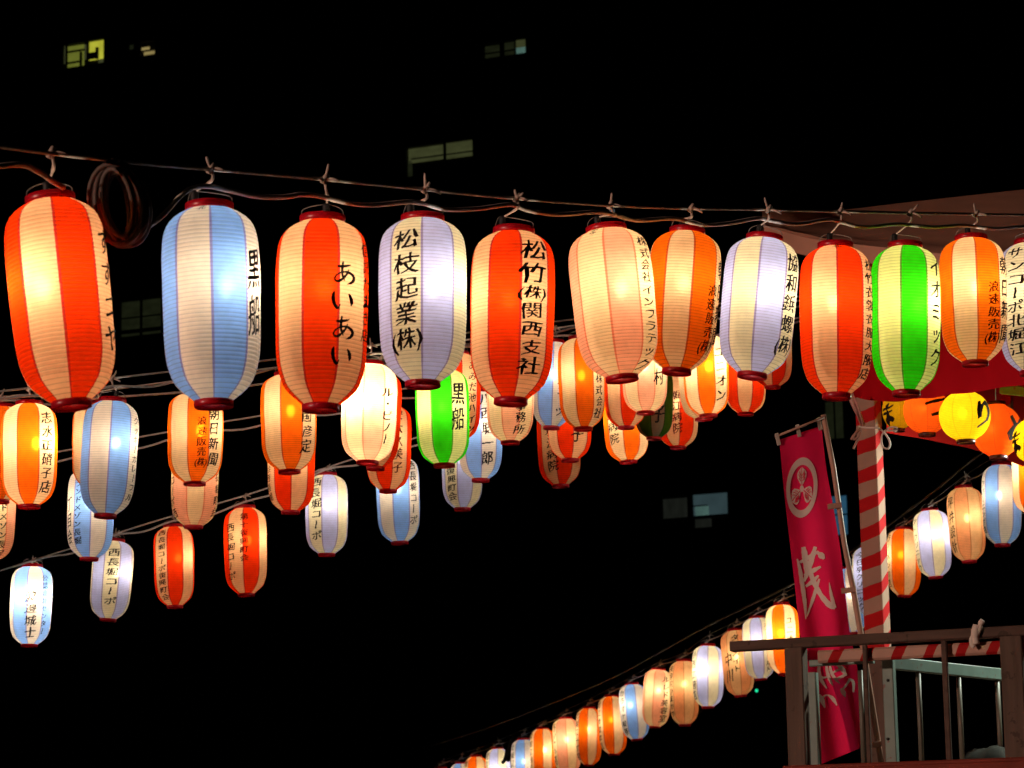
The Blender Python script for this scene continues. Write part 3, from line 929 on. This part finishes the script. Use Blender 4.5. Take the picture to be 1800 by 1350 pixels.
# ribbon-wound lower rail
a, b = on_rail(1440, 1155, -.01), on_rail(1800, 1131, -.01)
b = a + ru * ((b - a).dot(ru) + .9)
M_TAPE = stripes('wound_rail_ribbon', tuple(ru), .148, (0, 0, -.5), (.45, .012, .014), (.60, .38, .30), .33, .35)
mb = MB()
mb.bar((a.x, a.y, a.z), (b.x, b.y, a.z), .05, .058, bev=.01)
part(mb, 'ribbon_rail', M_TAPE)
def vpost(x, y, w, dep, off, name, mat, ztop=None, zbot=None):
    c = on_rail(x, y, off)
    m = MB()
    cbox(c, w, dep, ru, rn, zbot if zbot is not None else z_deck - .25, ztop if ztop is not None else z_rail - .024, m, .005)
    return part(m, name, mat)
vpost(1402, 1230, .086, .086, -.0, 'rail_post', M_WOOD, zbot=0)
vpost(1785, 1230, .1, .086, -.0, 'rail_post', M_WOOD, zbot=0)
vpost(1524, 1230, .021, .021, .042, 'baluster', M_WOOD2, ztop=z_rail - .03)
vpost(1664, 1230, .026, .022, .042, 'baluster', M_WOOD2, ztop=z_rail - .03)
# deck
dk0 = on_rail(1390, 1340, -.02)
M_DECK = plain('red_painted_board', (.20, .035, .022), .7, .2, .5, 8, bump=.3)
o0 = Vector((dk0.x, dk0.y, 0))
for n_ in range(9):
    mb = MB()
    p0 = o0 - rn * (.02 + n_ * .30)
    mb.bar((p0.x, p0.y, z_deck - .05), (p0 + ru * 3.4 + Vector((0, 0, 0))).to_tuple()[:2] + (z_deck - .05,), .292, .05, bev=.006)
    part(mb, 'deck_board', M_DECK if n_ == 0 else M_WOOD)
mb = MB()
p0 = o0 + rn * .12
mb.bar((p0.x, p0.y, z_deck - .14), tuple((p0 + ru * 3.4).to_2d()) + (z_deck - .14,), .04, .2, bev=.006)
part(mb, 'fascia_board', M_DECK)

# cloth roof: sagging sheet from eave line up to its far edge
EA = [(1343, 396, 13.9), (1420, 418, 13.85), (1530, 432, 13.7), (1660, 446, 13.4), (1800, 456, 13.1), (2000, 466, 12.7)]
EB = [(1339, 369, 14.0), (1400, 372, 14.2), (1470, 370, 14.6), (1600, 355, 15.0), (1800, 333, 15.3), (2000, 312, 15.6)]
ea, eb = spline(EA, 8), spline(EB, 8)
mb = MB()
NV = 10
vs = []
for i in range(len(ea)):
    A_, B_ = P(*ea[i]), P(*eb[i])
    for j in range(NV + 1):
        t = j / NV
        p = A_.lerp(B_, t)
        p.z += -.035 * math.sin(math.pi * t) + .018 * math.sin(t * 17 + i * .22) * (1 - t) + .012 * (1 - t) * noise.noise(Vector((i * .25, j * .8, 1)))
        vs.append(p)
mb.add(vs, [(i * (NV + 1) + j, (i + 1) * (NV + 1) + j, (i + 1) * (NV + 1) + j + 1, i * (NV + 1) + j + 1) for i in range(len(ea) - 1) for j in range(NV)], True)
# hanging lip of the eave
o_ = len(ea)
vs = []
for i in range(o_):
    A_ = P(*ea[i])
    for j in range(4):
        vs.append(A_ + Vector((0, .004 * math.sin(i * .9 + j), -.03 * j)) - V * (.012 * math.sin(i * .55) * j / 3))
mb.add(vs, [(i * 4 + j, i * 4 + j + 1, (i + 1) * 4 + j + 1, (i + 1) * 4 + j) for i in range(o_ - 1) for j in range(3)], True)
part(mb, 'roof_cloth', M_ROOF)

# curtains
def curtain(name, top, bottom, mat, label, folds=.02, n=48, m=12, seed=0):
    top, bottom = spline(top, 12), spline(bottom, 12)
    mb = MB()
    vs = []
    nn = len(top)
    for i in range(nn):
        A_, B_ = P(*top[i]), P(*bottom[i])
        for j in range(m + 1):
            t = j / m
            p = A_.lerp(B_, t)
            p -= V * (folds * math.sin(i * .75 + seed + .6 * math.sin(i * .3)) * (.3 + .7 * t))
            vs.append(p)
    mb.add(vs, [(i * (m + 1) + j, (i + 1) * (m + 1) + j, (i + 1) * (m + 1) + j + 1, i * (m + 1) + j + 1) for i in range(nn - 1) for j in range(m)], True)
    return tag(mb.build(name, mat), label, 'curtain')

def ud(x):                                     # depth of the tower's front face along the picture
    return 14.12 - (x - 1546) * .00243
curtain('valance_curtain', [(x, y, ud(x)) for x, y in ((1440, 436), (1550, 442), (1670, 452), (1800, 462), (2000, 475))],
        [(x, y, ud(x)) for x, y in ((1496, 696), (1553, 706), (1650, 697), (1762, 682), (2000, 655))], M_CURT, 'plain dark red cloth hung below the stage roof behind the front lanterns')
curtain('rear_curtain', [(x, y, 15.25 + (x - 1556) * .008) for x, y in ((1560, 600), (1650, 620), (1740, 650), (1850, 690))],
        [(x, y, 15.25 + (x - 1556) * .008) for x, y in ((1558, 761), (1640, 775), (1735, 797), (1850, 840))], cloth('bright_red_curtain_cloth', (.62, .02, .015), .2), 'bright red cloth on the far side of the stage under the round lanterns', .012)
# pale ribbon tail beside the post
mb = MB()
rp = spline([(1489, 694, 14.05), (1497, 712, 14.0), (1506, 732, 14.02), (1513, 750, 14.05)], 5)
vs = []
for q, (x, y, d) in enumerate(rp):
    wv = 11 - q * .25
    for s in range(5):
        vs.append(P(x + (s / 4) * wv, y - 3 * s / 4, d + .012 * math.sin(s * 2.2 + q * .4)))
mb.add(vs, [(i * 5 + j, i * 5 + j + 1, (i + 1) * 5 + j + 1, (i + 1) * 5 + j) for i in range(len(rp) - 1) for j in range(4)], True)
so = mb.build('ribbon_tail', cloth('pink_white_ribbon', (.75, .42, .36), .2))
sol = so.modifiers.new('thickness', 'SOLIDIFY')
sol.thickness = .003
tag(so, 'pale pink ribbon tail hanging beside the head of the striped post', 'ribbon')
# tying rope round the post head
def rope_thing(name, lines, r, mat, label, cat='rope'):
    m = MB()
    for ln in lines:
        m.tube([P(*p) for p in spline(ln, 6)], r, 6)
    return tag(m.build(name, mat), label, cat)
dpt = 14.04
rope_thing('tie_rope', [[(1544, 752, dpt), (1554, 760, dpt), (1564, 776, dpt), (1562, 788, dpt), (1553, 786, dpt), (1549, 772, dpt), (1555, 758, dpt), (1566, 751, dpt), (1578, 752, dpt)],
                        [(1510, 750, dpt + .02), (1526, 752, dpt - .02), (1546, 752, dpt - .04)],
                        [(1558, 757, dpt), (1568, 757, dpt), (1577, 757, dpt)]], .005, M_WHITECLOTH, 'white rope tied in a loop round the head of the striped post')
rope_thing('tie_string', [[(1512, 752, dpt - .02), (1505, 760, dpt - .03), (1500, 772, dpt - .03), (1508, 768, dpt - .03), (1513, 756, dpt - .02)],
                          [(1511, 756, dpt - .02), (1506, 775, dpt - .03), (1500, 789, dpt - .03)], [(1510, 755, dpt - .02), (1500, 766, dpt - .03), (1496, 773, dpt - .03)]],
           .006, plain('brown_string', (.40, .24, .19), .9, .1, .2, 90), 'brown string with loose ends left of the head of the striped post')

# teal steel barrier standing on the deck
bar = empty('steel_barrier', Vector((PC.x, PC.y, z_deck)), 'pale teal steel barrier with thin upright rods behind the handrail', 'barrier')
TC = P(1563, 1190, 13.25)
z_t = P(1563, 1164, 13.25).z
tl = (Pz(1420, 1172, z_t) - Vector((TC.x, TC.y, z_t)))
tl.z = 0
ul = ru * -1
v_r = (Pz(1766, 1186, z_t) - Vector((TC.x, TC.y, z_t)))
v_r.z = 0
v_r.normalize()
TCg = Vector((TC.x, TC.y, 0))
mb = MB()
cbox(TCg, .052, .052, ru, rn, z_deck - .02, z_t + .030, mb)
part(mb, 'corner_post', M_TEAL, bar)
lp = Pl(1427, 1250, TCg, rn)
lp.z = 0
mb = MB()
cbox(lp, .064, .052, ru, rn, z_deck - .02, z_t - .03, mb)
part(mb, 'end_post', M_TEAL, bar)
mb = MB()
mb.bar((lp.x, lp.y, z_t + .014), tuple((TCg - ru * .07).to_2d()) + (z_t + .014,), .03, .03)
part(mb, 'top_bar', M_TEAL, bar)
far = TCg + v_r * 1.9
mb = MB()
mb.bar(tuple((TCg + v_r * .03).to_2d()) + (z_t - .002,), (far.x, far.y, z_t - .002), .035, .058)
part(mb, 'top_bar', M_TEAL, bar)
nr = Vector((v_r.y, -v_r.x, 0))
for x in (1617, 1688, 1756):
    c = Pl(x, 1260, TCg, nr)
    mb = MB()
    mb.tube([(c.x, c.y, z_deck - .04), (c.x, c.y, z_t - .03)], .0125, 10)
    part(mb, 'rod', M_ROD, bar)
c = Pl(1515, 1260, TCg, rn)
mb = MB()
mb.tube([(c.x, c.y, z_deck - .04), (c.x, c.y, z_t - .03)], .012, 10)
part(mb, 'rod', M_ROD, bar)
for y in (1196, 1299):
    q = Pl(1561, y, TCg + rn * .0262, rn)
    mb = MB()
    mb.tube([q - rn * .004, q + rn * .004], .007, 10)
    part(mb, 'bolt_hole', M_BLACK, bar)

# folded tarp on the deck
mb = MB()
tp0 = P(1745, 1345, 14.0)
vs, nx, ny = [], 24, 14
for i in range(nx + 1):
    for j in range(ny + 1):
        a, b = i / nx * 2 - 1, j / ny * 2 - 1
        h = max(0, (1 - abs(a) ** 3.2)) ** .6 * max(0, (1 - abs(b) ** 3)) ** .6
        h *= .115 + .03 * noise.noise(Vector((a * 2.3, b * 2.3, 3))) + .012 * noise.noise(Vector((a * 8, b * 8, 3)))
        p = Vector((tp0.x, tp0.y, z_deck - .023)) + ru * (a * .16) - rn * (b * .2)
        p.z += h
        vs.append(p)
mb.add(vs, [(i * (ny + 1) + j, (i + 1) * (ny + 1) + j, (i + 1) * (ny + 1) + j + 1, i * (ny + 1) + j + 1) for i in range(nx) for j in range(ny)], True)
tag(mb.build('tarp', plain('grey_green_tarp', (.013, .012, .009), .8, .2, .3, 20)), 'grey folded tarp lying on the stage deck by the right rail post', 'tarp')
# cloth strip knotted on the handrail
mb = MB()
for ln, r in (([(1716, 1132, 0), (1714, 1118, 0), (1715, 1106, 0), (1717, 1098, 0)], [.016] * 6 + [.02] * 6 + [.018] * 6 + [.010]),
              ([(1716, 1118, 0), (1721, 1107, 0), (1724, 1096, 0), (1728, 1090, 0)], [.012] * 6 + [.012] * 6 + [.014] * 6 + [.006]),
              ([(1714, 1114, 0), (1708, 1122, 0), (1708, 1132, 0), (1712, 1138, 0)], [.010] * 19)):
    mb.tube([on_rail(x, y, .052) for x, y, _ in spline(ln, 6)], r, 7)
tag(mb.build('knotted_strip', M_WHITECLOTH), 'pale cloth strip knotted over the handrail', 'cloth strip')

# ------------------------------------------------------------------ round lanterns under the stage roof
def ball_lantern(i, x, y, rx, ry, d, kind, power, boff, tok, label):
    rnd = random.Random(90 + i)
    c = P(x, y, d)
    R, H = rx * d / F, 2 * ry * d / F
    view = (c - CAM).normalized()
    z_ = Vector((0, 0, 1))
    y_ = (view - z_ * view.z).normalized()
    x_ = y_.cross(z_)
    e = empty('round_lantern', c, label, 'lantern', 'round lanterns under the stage roof', Matrix((x_, y_, z_)).transposed())
    s = link('shade', shade_for(kind, True), e)
    s.scale = (R, R, H)
    s.rotation_euler.z = rnd.uniform(0, .7)
    for nm, zz, rr in (('top_ring', H / 2 - .003, .37), ('bottom_ring', -H / 2 - .014, .36)):
        o = link(nm, RINGB, e)
        o.scale = (R * rr, R * rr, .018)
        o.location.z = zz
    mb = MB()
    for (tk, phi, t0, t1, w) in tok:
        lettering(mb, tk, math.radians(phi), t0, t1, w * R, R, H, BALL, rnd)
    if mb.v:
        mb.build('lettering', M_INK, e)
    mb = MB()
    mb.tube([(0, 0, H / 2 + .012), (.004, 0, H / 2 + .12), (0, 0, H / 2 + .26)], .003, 5)
    mb.build('hanger', M_WIRE, e)
    if power:
        ld = bpy.data.lights.new('bulb_light', 'POINT')
        ld.energy = power
        ld.color = WARM
        ld.shadow_soft_size = .028
        lo = bpy.data.objects.new('bulb_light', ld)
        col.objects.link(lo)
        lo.parent = e
        lo.location = (boff * R, -.1 * R, H * .06)

RINGB = RING.copy()
RINGB.materials.clear()
RINGB.materials.append(plain('dark_brown_plastic', (.05, .008, .010), .35, .5, .2, 12))
ball_lantern(0, 1579, 722, 28, 33, 14.75, 'yellow_ball', .10, 0, [('ま', -46, .3, .95, 1.2)], 'dim yellow round lantern right beside the striped post')
ball_lantern(1, 1628, 722, 40, 41, 14.6, 'orange_ball', .85, -.2, [('つ', 36, .10, .80, 1.5)], 'orange round lantern second from the striped post')
ball_lantern(2, 1696, 731, 45, 44, 14.25, 'yellow_ball', 1.15, -.1, [('り', 48, .14, .86, 1.0)], 'bright yellow round lantern in the middle of the row under the curtain')
ball_lantern(3, 1753, 757, 44, 46, 14.5, 'orange_ball', .95, -.3, [('と', 52, .18, .80, 1.1)], 'orange round lantern below and right of the bright yellow one')
ball_lantern(4, 1817, 775, 37, 40, 13.9, 'yellow_ball', .9, 0, [('ま', -58, .25, .85, 1.0)], 'yellow round lantern cut by the right edge')
ball_lantern(5, 1592, 704, 40, 40, 15.1, 'orange_ball', .8, 0, [], 'orange round lantern peeping over the dim yellow one by the post')
# teal brace in the roof corner
mb = MB()
mb.bar(P(1762, 684, 14.4), P(1850, 694, 14.2), .05, .05)
tb = part(mb, 'roof_brace', M_TEAL)

# ------------------------------------------------------------------ crimson banner on its pole
def bdep(x, y):
    t = (y - 740) / 600
    return 13.55 + .018 * math.sin((x - .16 * y) * .10 + 1) * min(1, max(.15, t * 1.6)) + .03 * math.sin(y * .012 + x * .02)
ROWS = [(1370, 773, 1444, 748), (1376, 840, 1452, 820), (1383, 907, 1465, 892), (1391, 975, 1477, 965), (1398, 1037, 1485, 1035), (1406, 1110, 1494, 1112), (1419, 1180, 1507, 1172), (1432, 1260, 1514, 1245), (1444, 1343, 1519, 1312)]
rows = spline(ROWS, 6)
ban = empty('nobori_banner', P(1549, 1345, 13.5), 'tall crimson banner with a white ring crest and brushed characters on a leaning pole', 'banner')
mb = MB()
vs, nu = [], 16
for (xl, yl, xr, yr) in rows:
    for j in range(nu + 1):
        t = j / nu
        x, y = xl + (xr - xl) * t, yl + (yr - yl) * t
        vs.append(P(x, y, bdep(x, y)))
mb.add(vs, [(i * (nu + 1) + j, i * (nu + 1) + j + 1, (i + 1) * (nu + 1) + j + 1, (i + 1) * (nu + 1) + j) for i in range(len(rows) - 1) for j in range(nu)], True)
cl = part(mb, 'cloth', M_BAN, ban)

def BP(x, y):
    return P(x, y, bdep(x, y) - .006)

def stroke(m, pts, n=6):                       # brushed ribbon: (x, y, width)
    pts = spline(pts, n)
    vs = []
    for i, (x, y, w) in enumerate(pts):
        a, b = pts[max(i - 1, 0)], pts[min(i + 1, len(pts) - 1)]
        tx, ty = b[0] - a[0], b[1] - a[1]
        l_ = math.hypot(tx, ty) or 1
        nx, ny = -ty / l_, tx / l_
        wv = max(w, .3) * (1 + .08 * math.sin(i * 1.9))
        vs += [BP(x + nx * wv / 2, y + ny * wv / 2), BP(x, y), BP(x - nx * wv / 2, y - ny * wv / 2)]
    m.add(vs, [f for i in range(len(pts) - 1) for f in ((i * 3, i * 3 + 1, i * 3 + 4, i * 3 + 3), (i * 3 + 1, i * 3 + 2, i * 3 + 5, i * 3 + 4))])

def tr(pts, ox, oy, s):
    return [(ox + x / s, oy + y / s, w / s) for x, y, w in pts]

# ring crest with three leaves
def skew(cx, cy, a, r, kx, ky):
    x, y = r * math.cos(a) * kx, r * math.sin(a) * ky
    return cx + x, cy + y - x * .18
CX, CY = 1409.5, 857
mb = MB()
ringp = [skew(CX, CY, 2 * math.pi * i / 48, 1, 24.5, 48) for i in range(49)]
vs = []
for i in range(49):
    a = 2 * math.pi * i / 48
    for rr in (.845, 1.0, 1.125):
        vs.append(BP(*skew(CX, CY, a, rr, 24.5, 47)))
mb.add(vs, [f for i in range(48) for f in ((i * 3, i * 3 + 1, i * 3 + 4, i * 3 + 3), (i * 3 + 1, i * 3 + 2, i * 3 + 5, i * 3 + 4))])
for k in range(3):
    ang = -math.pi / 2 + k * 2 * math.pi / 3
    def leaf(u, v):                            # u outwards 0..1, v across
        x = u * math.cos(ang) - v * math.sin(ang)
        y = u * math.sin(ang) + v * math.cos(ang)
        return BP(CX + x * 21.5, CY + 2 + y * 40 - x * 21.5 * .18)
    edge = [(.14, .02), (.30, .20), (.50, .36), (.68, .38), (.80, .28), (.90, .10), (.96, 0)]
    for sgn in (-1, 1):
        n_ = len(edge)
        vs = []
        for (u, v) in edge:
            vs += [leaf(u, sgn * .025), leaf(u, sgn * max(v, .03))]
        mb.add(vs, [(i * 2, i * 2 + 1, i * 2 + 3, i * 2 + 2) for i in range(n_ - 1)])
vs = [BP(CX, CY + 2)] + [BP(CX + 3.6 * math.cos(a), CY + 2 + 6 * math.sin(a)) for a in [2 * math.pi * i / 14 for i in range(14)]]
mb.add(vs, [(0, 1 + i, 1 + (i + 1) % 14) for i in range(14)])
cr = mb.build('crest', M_PRINT, cl)
# leaf veins, in the banner's own crimson
mb = MB()
for k in range(3):
    ang = -math.pi / 2 + k * 2 * math.pi / 3
    for sgn in (-1, 1):
        for (u0, v0, u1, v1) in ((.34, .06, .50, .24), (.46, .06, .66, .26), (.58, .05, .78, .20)):
            pts = []
            for t in (0, .5, 1):
                u, v = u0 + (u1 - u0) * t, sgn * (v0 + (v1 - v0) * t + .03 * math.sin(math.pi * t))
                x = u * math.cos(ang) - v * math.sin(ang)
                y = u * math.sin(ang) + v * math.cos(ang)
                pts.append((CX + x * 21.5, CY + 2 + y * 40 - x * 21.5 * .18, 1.2))
            pts = spline(pts, 3)
            vs = []
            for i, (x, y, w) in enumerate(pts):
                a, b = pts[max(i - 1, 0)], pts[min(i + 1, len(pts) - 1)]
                tx, ty = b[0] - a[0], b[1] - a[1]
                l_ = math.hypot(tx, ty) or 1
                vs += [P(x - ty / l_ * .6, y + tx / l_ * .6, bdep(x, y) - .009), P(x + ty / l_ * .6, y - tx / l_ * .6, bdep(x, y) - .009)]
            mb.add(vs, [(i * 2, i * 2 + 1, i * 2 + 3, i * 2 + 2) for i in range(len(pts) - 1)])
vn = mb.build('leaf_vein', M_BAN, cl)
mb = MB()
for s in ([(197, 972, 8), (212, 1030, 20), (226, 1120, 24), (240, 1220, 20), (246, 1312, 5)],
          [(232, 905, 22), (240, 950, 34), (244, 1000, 26), (250, 1060, 18)],
          [(300, 903, 18), (280, 970, 30), (255, 1050, 26), (236, 1100, 12)],
          [(212, 992, 14), (260, 965, 22), (318, 930, 12)],
          [(236, 1066, 14), (285, 1040, 26), (330, 1016, 10)],
          [(246, 1128, 12), (285, 1098, 24), (318, 1066, 10)],
          [(262, 990, 16), (282, 1080, 28), (328, 1172, 26), (378, 1232, 32), (410, 1254, 8)],
          [(408, 1250, 22), (390, 1180, 18), (378, 1105, 3)],
          [(322, 1085, 12), (292, 1180, 20), (252, 1298, 5)],
          [(314, 938, 14), (334, 954, 36), (350, 972, 12)]):
    stroke(mb, tr(s, 1340, 680, 3.215))
for s in ([(404, 436, 20), (396, 500, 32), (420, 580, 32), (466, 650, 10)], [(462, 432, 20), (472, 510, 28), (496, 580, 28), (520, 626, 8)],
          [(398, 444, 24), (432, 432, 26), (466, 438, 18)], [(418, 552, 18), (446, 556, 16), (472, 548, 14)],
          [(492, 432, 14), (504, 500, 26), (540, 566, 26), (582, 608, 8)], [(548, 434, 22), (600, 476, 40), (634, 540, 26)],
          [(552, 566, 20), (596, 548, 26), (640, 520, 16)], [(520, 512, 14), (556, 492, 20), (596, 476, 14)],
          [(588, 652, 16), (612, 684, 42), (630, 728, 8)], [(606, 660, 20), (648, 606, 18), (672, 566, 26)], [(668, 568, 18), (700, 596, 26), (700, 684, 16)],
          [(398, 704, 20), (424, 752, 46), (450, 822, 10)], [(428, 740, 20), (452, 712, 14), (490, 712, 12)], [(482, 710, 16), (522, 744, 34), (556, 800, 10)]):
    stroke(mb, tr(s, 1360, 1080, 5))
lt = mb.build('lettering', M_PRINT, cl)
for o in (cr, vn, lt):
    o.matrix_parent_inverse = Matrix.Identity(4)
M_POLE = plain('pale_brown_pole', (.48, .27, .20), .5, .3, .2, 20)
dp = 13.50
PL = [(1447, 729), (1465, 822), (1484, 955), (1500, 1037), (1513, 1114), (1520, 1157), (1550, 1346), (1556, 1385)]
mb = MB()
mb.tube([P(x, y, dp) for x, y in PL], [.0125, .0125, .0125, .0145, .0145, .0145, .0145, .0145], 10)
part(mb, 'pole', M_POLE, ban)
mb = MB()
mb.tube([P(1362, 768, dp), P(1449, 733, dp - .02)], .0055, 8)
part(mb, 'cross_bar', M_POLE, ban)
for (x, y) in ((1368, 771), (1404, 756), (1441, 744)):
    mb = MB()
    pts = [P(x - 3, y - 9, dp - .012), P(x - 1, y + 1, bdep(x, y) - .008), P(x + 1.5, y + 11, bdep(x, y + 11) - .008)]
    mb.bar(pts[0], pts[2], .018, .006, up=Vector((0, -1, 0)), bev=.001)
    part(mb, 'loop', M_WHITECLOTH, ban)
for (x0, x1, y) in ((1455, 1479, 888), (1479, 1504, 1036), (1534, 1549, 1307)):
    mb = MB()
    mb.bar(P(x0, y + 3, dp - .024), P(x1, y, dp - .024), .016, .026, bev=.003)
    part(mb, 'loop', M_POLE, ban)

# ------------------------------------------------------------------ small far lamps
def far_lamp(x, y, d, r, c, e, label):
    m = MB()
    m.lathe([(.001, r), (r * .7, r * .7), (r, 0), (r * .7, -r * .7), (.001, -r)], 10)
    o = m.build('distant_lamp', glow('distant_lamp_' + label.split()[0], c, e, .1))
    o.location = P(x, y, d)
    tag(o, label, 'lamp')
    m2 = MB()
    m2.tube([(0, 0, r), (0, .1, r + .2), (0, 1.6, r + .2)], .02, 6)
    m2.build('bracket', M_FRAME, o)
far_lamp(1330, 1214, 60, .035, (.02, .75, .35), 1.0, 'green pinpoint lamp far behind the long string')
far_lamp(1076, 371, 82, .07, (.10, .13, .15), 1.0, 'faint bluish lamp high on the dark building')

# ------------------------------------------------------------------ floodlights of the square, standing outside the picture
def floodlight(loc, target, power, color, angle, label):
    loc, target = Vector(loc), Vector(target)
    e = empty('floodlight', Vector((loc.x, loc.y, 0)), label, 'floodlight')
    m = MB()
    m.tube([(0, 0, 0), (0, 0, loc.z - .15)], .03, 10)
    m.build('stand', M_FRAME, e)
    dr = (target - loc).normalized()
    q = dr.to_track_quat('-Z', 'Y')
    m = MB()
    m.lathe([(.001, .12), (.06, .11), (.12, .0), (.13, -.02), (.115, -.02), (.10, .0), (.05, .08), (.001, .09)], 20)
    h = m.build('housing', M_FRAME, e)
    h.rotation_mode = 'QUATERNION'
    h.rotation_quaternion = q
    h.location = (0, 0, loc.z)
    ld = bpy.data.lights.new('flood_light', 'SPOT')
    ld.energy = power
    ld.color = color
    ld.spot_size = math.radians(angle)
    ld.spot_blend = .6
    ld.shadow_soft_size = .09
    lo = bpy.data.objects.new('flood_light', ld)
    col.objects.link(lo)
    lo.rotation_mode = 'QUATERNION'
    lo.rotation_quaternion = q
    lo.parent = e
    lo.location = Vector((0, 0, loc.z)) + dr * .01
floodlight((-12.0, 1.0, 4.2), P(1500, 960, 13.4), 4900, (1, .64, .50), 36, 'warm floodlight on a stand left of the picture')
# work lamp hung under the stage roof, right of the picture
wl = empty('work_lamp', P(1985, 790, 14.45), 'cool work lamp hung under the stage roof right of the picture', 'lamp')
mb = MB()
mb.lathe([(.001, .12), (.03, .12), (.04, .08), (.16, .03), (.165, .02), (.15, .025), (.03, .07), (.001, .07)], 20)
mb.build('lamp_shade', M_FRAME, wl)
mb = MB()
mb.tube([(0, 0, .12), (0, 0, .7)], .008, 6)
mb.build('cord', M_BLACK, wl)
ld = bpy.data.lights.new('work_light', 'POINT')
ld.energy = 190
ld.color = (.88, 1, .84)
ld.shadow_soft_size = .05
lo = bpy.data.objects.new('work_light', ld)
col.objects.link(lo)
lo.parent = wl
